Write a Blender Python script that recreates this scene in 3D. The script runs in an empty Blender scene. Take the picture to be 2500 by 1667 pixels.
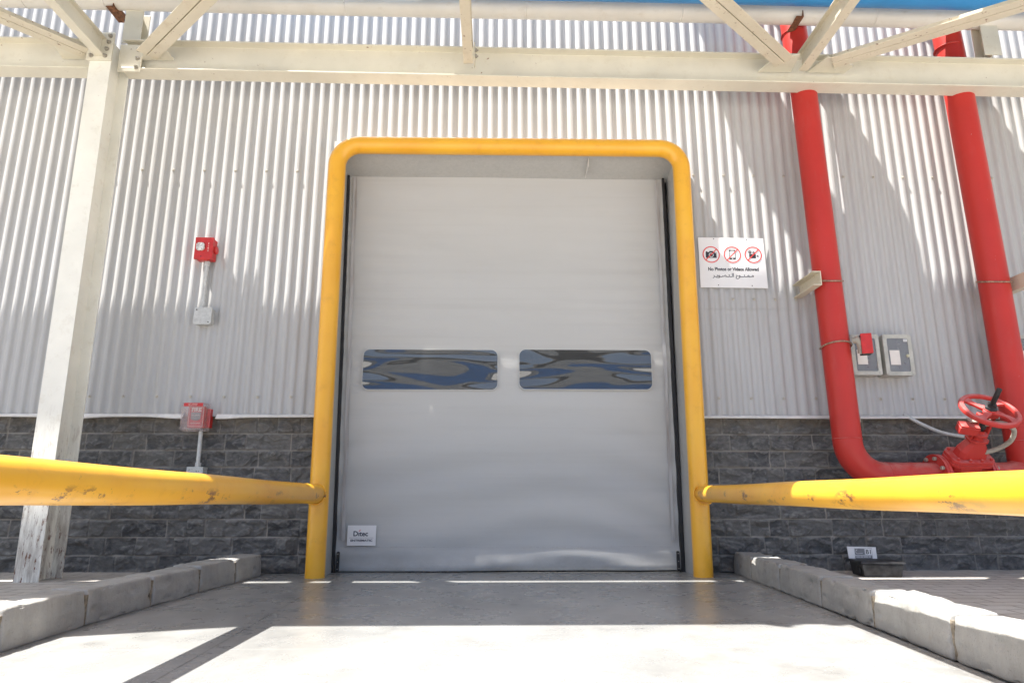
import bpy, math, random
import numpy as np
from mathutils import Vector, Matrix, noise
random.seed(7); rng = np.random.default_rng(7)
C = bpy.context.scene.collection
R = math.radians
ORG = {}

# ------------------------------------------------------------------ materials
def ramp(nt, src, a, b):
    n = nt.nodes.new('ShaderNodeMapRange'); n.clamp = True
    n.inputs['From Min'].default_value = a; n.inputs['From Max'].default_value = b
    nt.links.new(src, n.inputs['Value']); return n.outputs['Result']
def mixc(nt, f, a, b):
    n = nt.nodes.new('ShaderNodeMix'); n.data_type = 'RGBA'
    for s, v in ((n.inputs[0], f), (n.inputs[6], a), (n.inputs[7], b)):
        if isinstance(v, (int, float)): s.default_value = v
        elif isinstance(v, (tuple, list)): s.default_value = tuple(v)[:3] + (1,)
        else: nt.links.new(v, s)
    return n.outputs[2]
def mth(nt, op, a, b=0.0):
    n = nt.nodes.new('ShaderNodeMath'); n.operation = op
    for s, v in ((n.inputs[0], a), (n.inputs[1], b)):
        if isinstance(v, (int, float)): s.default_value = v
        else: nt.links.new(v, s)
    return n.outputs[0]
def pos(nt, sc=(1, 1, 1), loc=(0, 0, 0)):
    g = nt.nodes.new('ShaderNodeNewGeometry'); m = nt.nodes.new('ShaderNodeMapping')
    m.inputs['Scale'].default_value = sc; m.inputs['Location'].default_value = loc
    nt.links.new(g.outputs['Position'], m.inputs['Vector']); return m.outputs[0]
def nz(nt, scale, sc=(1, 1, 1), detail=4, rough=.55, loc=(0, 0, 0), dist=0):
    n = nt.nodes.new('ShaderNodeTexNoise')
    n.inputs['Scale'].default_value = scale; n.inputs['Detail'].default_value = detail
    n.inputs['Roughness'].default_value = rough; n.inputs['Distortion'].default_value = dist
    nt.links.new(pos(nt, sc, loc), n.inputs['Vector']); return n.outputs['Fac']
def xyz(nt):
    g = nt.nodes.new('ShaderNodeNewGeometry'); s = nt.nodes.new('ShaderNodeSeparateXYZ')
    nt.links.new(g.outputs['Position'], s.inputs[0]); return s.outputs
def bump(nt, h, strength=.3, dist=.01, prev=None):
    b = nt.nodes.new('ShaderNodeBump'); b.inputs['Strength'].default_value = strength
    b.inputs['Distance'].default_value = dist; nt.links.new(h, b.inputs['Height'])
    if prev: nt.links.new(prev, b.inputs['Normal'])
    return b.outputs[0]
def base(name, col, rough=.5, metal=0, spec=.5):
    m = bpy.data.materials.new(name); m.use_nodes = True
    p = m.node_tree.nodes['Principled BSDF']
    p.inputs['Base Color'].default_value = tuple(col) + (1,)
    p.inputs['Roughness'].default_value = rough; p.inputs['Metallic'].default_value = metal
    p.inputs['Specular IOR Level'].default_value = spec
    return m, m.node_tree, p
def setc(nt, p, c): nt.links.new(c, p.inputs['Base Color'])
def plain(name, col, rough=.5, metal=0, var=.12, scale=30, b=.1, spec=.5):
    m, nt, p = base(name, col, rough, metal, spec)
    d = tuple(c * (1 - var * 1.6) for c in col); l = tuple(min(1, c * (1 + var)) for c in col)
    f = nz(nt, scale, detail=6)
    setc(nt, p, mixc(nt, ramp(nt, f, .3, .7), d, l))
    nt.links.new(ramp(nt, f, -.6 * (1 / max(rough, .05)) * .5, 1.2), p.inputs['Roughness']) if False else None
    if b: nt.links.new(bump(nt, nz(nt, scale * 4, detail=3), b, .002), p.inputs['Normal'])
    return m

M = {}
def paint(name, col, rust=(.66, .70), rustcol=(.16, .06, .025), dirt=None, rough=.42, stretch=(1, 1, 1), rs=26, dirtz=None, spec=.45, dustc=None):
    m, nt, p = base(name, col, rough, 0, spec)
    c = mixc(nt, ramp(nt, nz(nt, 3.5, detail=5), .3, .7), tuple(x * .9 for x in col), tuple(min(1, x * 1.05) for x in col))
    c = mixc(nt, mth(nt, 'MULTIPLY', ramp(nt, nz(nt, 14, stretch, 8, .7, (3, 1, 2)), .55, .8), .45), c, dirt or tuple(x * .55 for x in col))
    if dustc:
        g = nt.nodes.new('ShaderNodeNewGeometry'); s = nt.nodes.new('ShaderNodeSeparateXYZ')
        nt.links.new(g.outputs['Normal'], s.inputs[0])
        f = mth(nt, 'MULTIPLY', ramp(nt, s.outputs[2], .1, .8), ramp(nt, nz(nt, 18, detail=6), .3, .62))
        c = mixc(nt, mth(nt, 'MULTIPLY', f, .55), c, dustc)
    r = ramp(nt, nz(nt, rs, stretch, 9, .68, (7, 5, 1)), rust[0], rust[1])
    if dirtz:      # splash dirt and rust towards the foot
        z = xyz(nt)[2]
        low = ramp(nt, z, dirtz[1], dirtz[0])
        st = ramp(nt, nz(nt, 9, (3.5, 3.5, .5), 8, .7), .40, .72)
        c = mixc(nt, mth(nt, 'MULTIPLY', mth(nt, 'MULTIPLY', low, st), .85), c, (.19, .135, .09))
        r2 = ramp(nt, nz(nt, 20, (2.4, 2.4, .55), 9, .75, (1, 9, 4)), .54, .60)
        r = mth(nt, 'MAXIMUM', r, mth(nt, 'MULTIPLY', r2, low))
    c = mixc(nt, r, c, rustcol)
    setc(nt, p, c)
    nt.links.new(bump(nt, mth(nt, 'SUBTRACT', nz(nt, 60, detail=4), r), .12, .002), p.inputs['Normal'])
    return m
M['cream'] = paint('cream_paint', (.68, .64, .525), (.665, .70), dirt=(.5, .43, .3))
M['cream_col'] = paint('cream_column_paint', (.85, .83, .74), (.70, .73), dirt=(.5, .43, .3), dirtz=(.15, 1.0))
M['cream_joist'] = paint('cream_joist_paint', (.66, .60, .47), (.62, .68), dirt=(.42, .33, .2), rs=34)
M['rust'] = plain('rusty_steel', (.20, .085, .04), .85, 0, .4, 60, .5)
M['white_pipe'] = paint('white_pipe_paint', (.74, .70, .63), (.69, .73), (.2, .15, .1), dirt=(.48, .38, .25), stretch=(.6, 1, 1), rs=18)
M['blue'] = paint('blue_paint', (.045, .29, .66), (.64, .68), (.35, .33, .28), dirt=(.10, .28, .52), stretch=(.3, 1, 1.4), rs=16)
M['red'] = paint('red_paint', (.49, .036, .028), (.69, .725), (.45, .38, .34), dirt=(.42, .085, .07), stretch=(1, 1, .3), rough=.40, rs=40, spec=.3, dustc=(.52, .26, .23))
M['red_valve'] = paint('red_valve_paint', (.50, .035, .028), (.72, .76), (.35, .25, .2), dirt=(.5, .12, .10), rough=.6, rs=30, dustc=(.60, .28, .27))

def yellow(name, side):
    m, nt, p = base(name, (.86, .42, .02), .36, 0, .35)
    c = mixc(nt, ramp(nt, nz(nt, 3, detail=5), .35, .7), (.87, .455, .028), (.82, .385, .020))
    c = mixc(nt, mth(nt, 'MULTIPLY', ramp(nt, nz(nt, 12, (1, 1, 1), 8, .7), .55, .8), .35), c, (.45, .22, .03))
    if side:       # scuffed rails: rust and dark rub marks along the side
        z = xyz(nt)[2]
        band = mth(nt, 'MULTIPLY', ramp(nt, z, .430, .445), ramp(nt, z, .500, .478))
        s1 = ramp(nt, nz(nt, 11, (1, .55, 1.2), 10, .78, (2, 0, 5)), .545, .575)
        gate = ramp(nt, nz(nt, 2.6, (1, 1, 1), 2, .5, (8, 3, 1)), .42, .50)
        c = mixc(nt, mth(nt, 'MULTIPLY', mth(nt, 'MULTIPLY', s1, gate), mth(nt, 'MULTIPLY', band, .9)), c, (.16, .06, .03))
        s2 = ramp(nt, nz(nt, 7, (1, .35, 1.6), 9, .7, (4, 4, 9)), .60, .68)
        c = mixc(nt, mth(nt, 'MULTIPLY', s2, .45), c, (.33, .24, .05))
        c = mixc(nt, mth(nt, 'MULTIPLY', ramp(nt, nz(nt, 30, detail=8, rough=.7), .66, .7), .8), c, (.2, .12, .05))
    else:
        low = ramp(nt, xyz(nt)[2], .9, .0)
        s = ramp(nt, nz(nt, 16, (1, 1, .45), 9, .75), .62, .70)
        c = mixc(nt, mth(nt, 'MULTIPLY', s, mth(nt, 'MULTIPLY', low, .65)), c, (.28, .17, .05))
        s = ramp(nt, nz(nt, 34, (1, 1, .7), 5, .6, (5, 5, 5)), .735, .75)
        c = mixc(nt, s, c, (.10, .05, .03))
    setc(nt, p, c)
    nt.links.new(bump(nt, nz(nt, 45, detail=4), .15, .002), p.inputs['Normal'])
    p.inputs['Coat Weight'].default_value = .6; p.inputs['Coat Roughness'].default_value = .28
    return m
M['yel'] = yellow('yellow_gloss_paint', False); M['yel_rail'] = yellow('scuffed_yellow_paint', True)

# cladding
m, nt, p = base('corrugated_sheet', (.52, .52, .51), .38)
c = mixc(nt, ramp(nt, nz(nt, 2, (1, 1, .4), 5), .3, .7), (.415, .41, .40), (.46, .46, .455))
c = mixc(nt, mth(nt, 'MULTIPLY', ramp(nt, nz(nt, 9, (2.5, 1, .25), 7, .65), .5, .8), .35), c, (.33, .30, .265))
setc(nt, p, c); nt.links.new(bump(nt, nz(nt, 3, (1, 1, .6), 2), .12, .01), p.inputs['Normal']); M['clad'] = m
# galvanised
m, nt, p = base('galvanised_sheet', (.45, .45, .44), .45, .25)
v = nt.nodes.new('ShaderNodeTexVoronoi'); v.inputs['Scale'].default_value = 70; nt.links.new(pos(nt), v.inputs['Vector'])
sp = nt.nodes.new('ShaderNodeSeparateXYZ'); nt.links.new(v.outputs['Color'], sp.inputs[0])
c = mixc(nt, sp.outputs[0], (.455, .455, .44), (.495, .49, .475))
c = mixc(nt, mth(nt, 'MULTIPLY', ramp(nt, nz(nt, 12, detail=8, rough=.6), .55, .8), .35), c, (.33, .31, .29))
setc(nt, p, c); nt.links.new(bump(nt, nz(nt, 7, detail=3), .15, .01), p.inputs['Normal']); M['galv'] = m
M['trim'] = plain('white_flashing', (.72, .71, .69), .4, 0, .08, 15, .05)
M['screw'] = plain('screw_steel', (.45, .42, .36), .5, .2, .2, 60, 0)
M['bolt'] = plain('bolt_steel', (.40, .37, .31), .5, .3, .25, 90, .1)
M['black'] = plain('black_rubber', (.018, .018, .020), .5, 0, .2, 30, .1)
M['dark'] = plain('black_plastic', (.03, .03, .032), .4, 0, .35, 40, .2)
M['dusty_black'] = plain('dusty_black_plastic', (.035, .035, .036), .55, 0, .7, 22, .3)
M['conduit'] = plain('grey_conduit_paint', (.52, .53, .52), .5, 0, .12, 40, .1)
M['hose'] = plain('beige_flexible_hose', (.38, .35, .29), .55, 0, .15, 50, .1)
M['plastic'] = plain('grey_beige_plastic', (.46, .45, .40), .45, 0, .12, 20, .1)
M['ring'] = plain('rusty_clamp_steel', (.36, .24, .17), .6, .3, .4, 60, .2)
M['paper'] = plain('paper_label', (.72, .67, .62), .7, 0, .05, 20, 0)
M['white'] = plain('white_sign_plastic', (.80, .79, .78), .35, 0, .03, 6, 0)
M['sred'] = plain('sign_red', (.75, .07, .06), .4, 0, .03, 20, 0)
M['sblack'] = plain('sign_black', (.03, .03, .035), .4, 0, .05, 20, 0)
M['navy'] = plain('print_navy', (.015, .02, .05), .4, 0, .05, 20, 0)
M['pgrey'] = plain('print_grey', (.22, .22, .23), .5, 0, .1, 60, 0)
M['lgrey'] = plain('print_light_grey', (.55, .55, .55), .5, 0, .1, 60, 0)
M['alarm'] = plain('alarm_red_plastic', (.55, .025, .022), .35, 0, .1, 30, .05)
M['brass'] = plain('brass_lock', (.62, .57, .40), .4, .3, .1, 40, 0)
m, nt, p = base('clear_lens', (.75, .73, .68), .12); p.inputs['Coat Weight'].default_value = .6
setc(nt, p, mixc(nt, ramp(nt, nz(nt, 90, detail=3), .4, .6), (.45, .40, .36), (.82, .80, .76))); M['lens'] = m
def clear(name, col, alpha, rough=.15):
    m, nt, p = base(name, col, rough); p.inputs['Alpha'].default_value = alpha
    f = nz(nt, 25, detail=6); mr = ramp(nt, f, .3, .7)
    a = mth(nt, 'ADD', mth(nt, 'MULTIPLY', mr, .12), alpha - .06); nt.links.new(a, p.inputs['Alpha']); return m
M['cover'] = clear('clear_plastic_cover', (.66, .56, .53), .17)
M['tint'] = clear('smoked_lid_window', (.27, .28, .30), .60, .12)
# door curtain
m, nt, p = base('door_fabric', (.50, .50, .49), .85, 0, .15)
c = mixc(nt, ramp(nt, nz(nt, 1.2, (.6, 1, 1.6), 4), .3, .7), (.50, .493, .470), (.53, .525, .505))
c = mixc(nt, mth(nt, 'MULTIPLY', ramp(nt, nz(nt, 5, (.5, 1, 2), 8, .7), .55, .8), .14), c, (.36, .34, .31))
c = mixc(nt, mth(nt, 'MULTIPLY', ramp(nt, nz(nt, 4, (.12, 1, 5), 5, .6, (1, 0, 8)), .5, .72), .16), c, (.36, .345, .32))
c = mixc(nt, mth(nt, 'MULTIPLY', mth(nt, 'MULTIPLY', ramp(nt, xyz(nt)[2], .16, .0), ramp(nt, nz(nt, 12, (.6, 1, 1), 8, .7), .4, .65)), .45), c, (.27, .25, .22))
setc(nt, p, c); nt.links.new(bump(nt, nz(nt, 4, (.6, 1, 1.8), 3), .10, .02), p.inputs['Normal']); M['fabric'] = m
m, nt, p = base('door_edge_tape', (.42, .41, .40), .4)
z = xyz(nt)
c = mixc(nt, mth(nt, 'MULTIPLY', ramp(nt, nz(nt, 6, (9, 1, .5), 6, .6), .45, .7), .8), (.47, .465, .46), (.25, .205, .175))
setc(nt, p, c); M['tape'] = m
m, nt, p = base('door_vision_vinyl', (.060, .060, .058), .02, 0, 1.0)
p.inputs['IOR'].default_value = 1.6
h = nz(nt, 2.2, (.6, 1, 3.0), 1.0, .4, (0, 0, 3), .6)
x = xyz(nt)[0]
mk = mth(nt, 'DIVIDE', mth(nt, 'ABSOLUTE', mth(nt, 'SUBTRACT', mth(nt, 'ABSOLUTE', mth(nt, 'SUBTRACT', x, .067)), .522)), .45)
hh = mth(nt, 'MULTIPLY', h, mth(nt, 'ADD', .06, mth(nt, 'MULTIPLY', mth(nt, 'MULTIPLY', mk, mk), .62)))
nt.links.new(bump(nt, hh, 1, .045), p.inputs['Normal']); M['vinyl'] = m

# stone
m, nt, p = base('split_face_stone', (.05, .05, .05), .75)
a = nt.nodes.new('ShaderNodeAttribute'); a.attribute_name = 'joint'
tone = nt.nodes.new('ShaderNodeAttribute'); tone.attribute_name = 'tone'
c = mixc(nt, tone.outputs['Fac'], (.045, .046, .048), (.100, .097, .090))
c = mixc(nt, mth(nt, 'MULTIPLY', ramp(nt, nz(nt, 14, (1, 1, 1.8), 9, .74), .44, .66), .8), c, (.17, .165, .155))
g = nt.nodes.new('ShaderNodeNewGeometry')
c = mixc(nt, mth(nt, 'MULTIPLY', ramp(nt, g.outputs['Pointiness'], .512, .58), .75), c, (.27, .265, .25))
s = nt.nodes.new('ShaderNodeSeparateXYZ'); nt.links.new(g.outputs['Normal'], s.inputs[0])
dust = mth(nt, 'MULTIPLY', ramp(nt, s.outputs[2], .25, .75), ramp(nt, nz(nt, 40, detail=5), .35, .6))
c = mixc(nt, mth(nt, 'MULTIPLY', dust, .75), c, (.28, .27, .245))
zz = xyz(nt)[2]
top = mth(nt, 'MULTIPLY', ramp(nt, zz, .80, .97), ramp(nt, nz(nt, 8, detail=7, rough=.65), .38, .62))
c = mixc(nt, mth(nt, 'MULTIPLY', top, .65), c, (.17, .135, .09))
c = mixc(nt, mth(nt, 'MULTIPLY', a.outputs['Fac'], ramp(nt, nz(nt, 9, detail=7), .25, .5)), c, (.30, .275, .24))
bot = mth(nt, 'MULTIPLY', ramp(nt, zz, .10, .0), ramp(nt, nz(nt, 30, detail=6), .35, .6))
c = mixc(nt, mth(nt, 'MULTIPLY', bot, .5), c, (.20, .185, .165))
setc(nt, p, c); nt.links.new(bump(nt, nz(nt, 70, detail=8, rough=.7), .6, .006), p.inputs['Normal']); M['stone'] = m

# kerb concrete
def concrete(name, c0, c1, rough=.7, sc=6, b=.3):
    m, nt, p = base(name, c0, rough)
    c = mixc(nt, ramp(nt, nz(nt, sc, detail=8, rough=.65), .3, .7), c0, c1)
    c = mixc(nt, mth(nt, 'MULTIPLY', ramp(nt, nz(nt, sc * 2.3, (1, 1, .7), 8, .7, (3, 3, 3)), .55, .75), .5), c, tuple(x * .5 for x in c0))
    c = mixc(nt, mth(nt, 'MULTIPLY', ramp(nt, nz(nt, 220, detail=2), .62, .72), .5), c, tuple(x * .45 for x in c0))
    return m, nt, p, c
m, nt, p, c = concrete('kerb_concrete', (.29, .287, .27), (.40, .39, .365))
c = mixc(nt, mth(nt, 'MULTIPLY', ramp(nt, nz(nt, 11, (1, 1, .22), 8, .7, (2, 8, 0)), .48, .72), .45), c, (.20, .19, .17))
g = nt.nodes.new('ShaderNodeNewGeometry')
c = mixc(nt, mth(nt, 'MULTIPLY', ramp(nt, g.outputs['Pointiness'], .51, .58), .4), c, (.42, .40, .37))
c = mixc(nt, mth(nt, 'MULTIPLY', ramp(nt, nz(nt, 5, (1, 1, 1), 6, .6, (9, 9, 0)), .62, .72), .45), c, (.30, .235, .15))
setc(nt, p, c); nt.links.new(bump(nt, nz(nt, 60, detail=8, rough=.7), .5, .006), p.inputs['Normal']); M['kerb'] = m
M['mortar'] = plain('kerb_mortar', (.26, .22, .165), .9, 0, .4, 60, .6)
# ramp slab
m, nt, p, c = concrete('power_floated_concrete', (.228, .229, .221), (.330, .330, .318), .3, 1.8)
x, y, z = xyz(nt)
c = mixc(nt, mth(nt, 'MULTIPLY', ramp(nt, nz(nt, 2.5, (1.6, .5, 1), 7, .65, (5, 1, 0)), .42, .72), .6), c, (.19, .19, .185))
spots = mth(nt, 'MULTIPLY', ramp(nt, nz(nt, 9, detail=3, rough=.4, loc=(2.2, 1.1, 0)), .73, .76), .7)
c = mixc(nt, spots, c, (.09, .09, .09))
def groove(a0, a1, w):    # saw-cut line between x = a0 + a1*y
    d = mth(nt, 'ABSOLUTE', mth(nt, 'SUBTRACT', x, mth(nt, 'ADD', a0, mth(nt, 'MULTIPLY', y, a1))))
    return ramp(nt, d, w, w * .4)
gr = groove(-.84, -.028, .004)
d2 = ramp(nt, mth(nt, 'ABSOLUTE', mth(nt, 'SUBTRACT', y, 2.29)), .004, .001)
c = mixc(nt, mth(nt, 'MULTIPLY', gr, .8), c, (.12, .12, .115))
c = mixc(nt, mth(nt, 'MULTIPLY', d2, .35), c, (.5, .5, .48))
# lime bloom beside the kerbs
for a0, a1, sgn in ((-1.66, .055, 1), (1.17, .068, -1)):
    e = mth(nt, 'MULTIPLY', mth(nt, 'SUBTRACT', x, mth(nt, 'ADD', a0, mth(nt, 'MULTIPLY', y, a1))), sgn)
    near = ramp(nt, e, .30, .03)
    f = mth(nt, 'MULTIPLY', near, ramp(nt, nz(nt, 11, (1, .35, 1), 9, .75, (1, 2, 3)), .46, .66))
    c = mixc(nt, mth(nt, 'MULTIPLY', f, .6), c, (.50, .49, .47))
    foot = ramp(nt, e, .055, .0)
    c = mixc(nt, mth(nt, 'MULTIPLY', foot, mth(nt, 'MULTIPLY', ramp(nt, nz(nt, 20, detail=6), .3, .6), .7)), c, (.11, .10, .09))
c = mixc(nt, mth(nt, 'MULTIPLY', ramp(nt, nz(nt, 130, detail=1, rough=.3), .74, .77), .7), c, (.6, .6, .58))
setc(nt, p, c)
r = nt.nodes.new('ShaderNodeMapRange'); nt.links.new(nz(nt, 5, detail=7, rough=.65), r.inputs['Value'])
r.inputs['From Min'].default_value = .3; r.inputs['From Max'].default_value = .7
r.inputs['To Min'].default_value = .22; r.inputs['To Max'].default_value = .36
nt.links.new(r.outputs[0], p.inputs['Roughness'])
hh = mth(nt, 'SUBTRACT', nz(nt, 14, detail=9, rough=.6), mth(nt, 'MULTIPLY', gr, .5))
nt.links.new(bump(nt, hh, .12, .006), p.inputs['Normal']); M['slab'] = m
# pavers
m, nt, p, c = concrete('paver_concrete', (.44, .41, .365), (.52, .485, .44), .8, 9)
br = nt.nodes.new('ShaderNodeTexBrick'); br.inputs['Scale'].default_value = 1
br.inputs['Brick Width'].default_value = .20; br.inputs['Row Height'].default_value = .10
br.inputs['Mortar Size'].default_value = .006; br.inputs['Mortar Smooth'].default_value = .4
nt.links.new(pos(nt), br.inputs['Vector'])
c = mixc(nt, mth(nt, 'MULTIPLY', br.outputs['Fac'], .7), c, (.17, .15, .125))
c = mixc(nt, mth(nt, 'MULTIPLY', ramp(nt, nz(nt, 3, detail=7), .45, .7), .5), c, (.36, .31, .25))
setc(nt, p, c)
nt.links.new(bump(nt, mth(nt, 'SUBTRACT', mth(nt, 'MULTIPLY', nz(nt, 50, detail=7, rough=.7), .5), br.outputs['Fac']), .7, .006), p.inputs['Normal']); M['paver'] = m
m, nt, p, c = concrete('yard_concrete', (.46, .45, .42), (.54, .53, .50), .75, .7); setc(nt, p, c); M['yard'] = m
M['opp'] = plain('opposite_sheet', (.46, .46, .45), .6, 0, .1, .6, 0)
M['oppblue'] = plain('opposite_blue_sheet', (.02, .18, .50), .5, 0, .1, .6, 0)
M['dull'] = plain('dull_roofing', (.34, .33, .31), .7, 0, .1, 2, 0)

# ------------------------------------------------------------------ mesh builder
class MB:
    def __init__(s): s.v, s.f, s.m, s.s = [], [], [], []
    def add(s, vs, fs, mi=0, sm=False, T=None):
        o = len(s.v)
        s.v += [tuple(T @ Vector(v)) if T else tuple(v) for v in vs]
        for f in fs: s.f.append([i + o for i in f]); s.m.append(mi); s.s.append(sm)
    def box(s, x0, x1, y0, y1, z0, z1, mi=0, T=None):
        vs = [(x, y, z) for z in (z0, z1) for y in (y0, y1) for x in (x0, x1)]
        s.add(vs, [(0, 2, 3, 1), (4, 5, 7, 6), (0, 1, 5, 4), (2, 6, 7, 3), (0, 4, 6, 2), (1, 3, 7, 5)], mi, False, T)
    def tube(s, pts, r, seg=20, mi=0, caps=True, T=None, sm=True):
        pts = [Vector(p) for p in pts]; n = len(pts)
        rs = r if isinstance(r, (list, tuple)) else [r] * n
        tan = []
        for i in range(n):
            a = pts[max(0, i - 1)]; b = pts[min(n - 1, i + 1)]; tan.append((b - a).normalized())
        up = Vector((0, 0, 1)) if abs(tan[0].z) < .9 else Vector((0, 1, 0))
        side = tan[0].cross(up).normalized(); vs = []
        for i in range(n):
            side = (side - tan[i] * side.dot(tan[i])).normalized(); u = side.cross(tan[i])
            for k in range(seg):
                a = 2 * math.pi * k / seg
                vs.append(pts[i] + (side * math.cos(a) + u * math.sin(a)) * rs[i])
        fs = [(i * seg + k, i * seg + (k + 1) % seg, (i + 1) * seg + (k + 1) % seg, (i + 1) * seg + k) for i in range(n - 1) for k in range(seg)]
        s.add(vs, fs, mi, sm, T)
        if caps:
            s.add(vs[:seg], [list(range(seg))[::-1]], mi, False, T); s.add(vs[-seg:], [list(range(seg))], mi, False, T)
    def cyl(s, p0, p1, r, seg=16, mi=0, r1=None, T=None): s.tube([p0, p1], [r, r if r1 is None else r1], seg, mi, True, T)
    def sect(s, p0, p1, poly, up=(0, 0, 1), mi=0):       # steel section pulled from p0 to p1
        p0, p1, up = Vector(p0), Vector(p1), Vector(up)
        a = (p1 - p0).normalized(); sd = a.cross(up).normalized(); u = sd.cross(a).normalized(); n = len(poly)
        vs = [p + sd * q[0] + u * q[1] for p in (p0, p1) for q in poly]
        s.add(vs, [(i, (i + 1) % n, n + (i + 1) % n, n + i) for i in range(n)] + [list(range(n))[::-1], list(range(n, 2 * n))], mi)
    def prism(s, poly, y0, y1, mi=0, T=None):            # (x,z) outline, thickness in y
        n = len(poly); vs = [(q[0], y, q[1]) for y in (y0, y1) for q in poly]
        s.add(vs, [(i, (i + 1) % n, n + (i + 1) % n, n + i) for i in range(n)] + [list(range(n))[::-1], list(range(n, 2 * n))], mi, False, T)
    def ringp(s, cx, cz, ro, ri, y0, y1, mi=0, seg=36):
        vs = []
        for k in range(seg):
            a = 2 * math.pi * k / seg
            for rr in (ro, ri):
                for y in (y0, y1): vs.append((cx + rr * math.cos(a), y, cz + rr * math.sin(a)))
        fs = []
        for k in range(seg):
            a, b = 4 * k, 4 * ((k + 1) % seg)
            fs += [(a, b, b + 2, a + 2), (a + 1, a + 3, b + 3, b + 1), (a, a + 1, b + 1, b), (a + 2, b + 2, b + 3, a + 3)]
        s.add(vs, fs, mi)
    def lathe(s, prof, T, seg=32, mi=0, sm=True):        # prof (r,h), axis local z
        vs = [(r * math.cos(2 * math.pi * k / seg), r * math.sin(2 * math.pi * k / seg), h) for r, h in prof for k in range(seg)]
        fs = [(i * seg + k, i * seg + (k + 1) % seg, (i + 1) * seg + (k + 1) % seg, (i + 1) * seg + k) for i in range(len(prof) - 1) for k in range(seg)]
        s.add(vs, fs, mi, sm, T)
    def build(s, name, mats, parent=None, bev=0, seg=2, auto=True):
        if not isinstance(mats, (list, tuple)): mats = [mats]
        off = ORG.get(parent.name, Vector((0, 0, 0))) if parent else Vector((0, 0, 0))
        me = bpy.data.meshes.new(name)
        me.from_pydata([tuple(Vector(v) - off) for v in s.v], [], s.f)
        for k in mats: me.materials.append(M[k])
        me.polygons.foreach_set('material_index', s.m); me.polygons.foreach_set('use_smooth', s.s)
        me.update()
        import bmesh
        bm = bmesh.new(); bm.from_mesh(me); bmesh.ops.remove_doubles(bm, verts=bm.verts, dist=1e-6)
        bmesh.ops.recalc_face_normals(bm, faces=bm.faces)
        for e in bm.edges:
            if len(e.link_faces) == 2 and e.calc_face_angle(0) > .7: e.smooth = False
        bm.to_mesh(me); bm.free()
        o = bpy.data.objects.new(name, me); C.objects.link(o)
        if parent: o.parent = parent; ORG[o.name] = off
        else: ORG[o.name] = Vector((0, 0, 0))
        if bev:
            b = o.modifiers.new('bevel', 'BEVEL'); b.width = bev; b.segments = seg; b.limit_method = 'ANGLE'; b.angle_limit = R(40); b.harden_normals = False
        return o
def tag(o, label, cat, group=None, kind=None):
    if label: o['label'] = label
    if cat: o['category'] = cat
    if group: o['group'] = group
    if kind: o['kind'] = kind
    return o
def thing(name, loc, label, cat, group=None):
    e = bpy.data.objects.new(name, None); C.objects.link(e); e.location = loc; e.empty_display_size = .1
    ORG[e.name] = Vector(loc); return tag(e, label, cat, group)
def arc(c, r, a0, a1, u, v, n=10):
    c, u, v = Vector(c), Vector(u), Vector(v)
    return [c + u * r * math.cos(a0 + (a1 - a0) * i / n) + v * r * math.sin(a0 + (a1 - a0) * i / n) for i in range(n + 1)]
def isec(w, h, tf, tw):
    a, b, c = w / 2, h / 2, tw / 2
    return [(-a, -b), (a, -b), (a, -b + tf), (c, -b + tf), (c, b - tf), (a, b - tf), (a, b), (-a, b), (-a, b - tf), (-c, b - tf), (-c, -b + tf), (-a, -b + tf)]
def rrect(x0, x1, z0, z1, r, n=6):
    out = []
    for cx, cz, a in ((x1 - r, z1 - r, 0), (x0 + r, z1 - r, 90), (x0 + r, z0 + r, 180), (x1 - r, z0 + r, 270)):
        for i in range(n + 1): t = R(a + 90 * i / n); out.append((cx + r * math.cos(t), cz + r * math.sin(t)))
    return out
def text(mb, body, x, z, y, size, mi, sx=1, align='LEFT', bold=0, rot=0, thick=.0006):
    """flat lettering on a plane facing the viewer (towards -y)"""
    cu = bpy.data.curves.new('lettering', 'FONT'); cu.body = body; cu.size = size; cu.align_x = align
    cu.offset = bold; cu.resolution_u = 3; cu.extrude = thick / 2
    o = bpy.data.objects.new('lettering', cu); C.objects.link(o)
    bpy.context.view_layer.update()
    me = bpy.data.meshes.new_from_object(o.evaluated_get(bpy.context.evaluated_depsgraph_get()))
    T = Matrix.Translation((x, y, z)) @ Matrix.Rotation(R(90), 4, 'X') @ Matrix.Rotation(rot, 4, 'Z') @ Matrix.Diagonal((sx, 1, 1, 1))
    mb.add([v.co[:] for v in me.vertices], [list(q.vertices) for q in me.polygons], mi, False, T)
    bpy.data.objects.remove(o); bpy.data.curves.remove(cu); bpy.data.meshes.remove(me)

# ------------------------------------------------------------------ setting
def sheet(name, pts, z, mat):
    mb = MB(); mb.add([(a, b, z) for a, b in pts], [list(range(len(pts)))]); o = mb.build(name, mat); o['kind'] = 'structure'; return o
sheet('ground', [(-150, -150), (150, -150), (150, 150), (-150, 150)], -.012, 'yard')
kl = lambda y: -1.66 + .055 * y
kr = lambda y: 1.17 + .068 * y
sheet('driveway', [(kl(-4) - .02, -4), (kr(-4) + .02, -4), (kr(4.6) + .02, 4.62), (kl(4.6) - .02, 4.62)], 0, 'slab')
sheet('pavement', [(-9, -4), (kl(-4) - .08, -4), (kl(4.4) - .08, 4.4), (-9, 4.4)], .012, 'paver')
sheet('pavement', [(kr(-4) + .08, -4), (9, -4), (9, 4.4), (kr(4.4) + .08, 4.4)], .012, 'paver')

# ------------------------------------------------------------------ warehouse
WY = 4.34
wh = thing('warehouse', (0, 4.4, 0), 'light grey corrugated metal warehouse wall on a dark stone base around the roller door', 'building')
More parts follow.
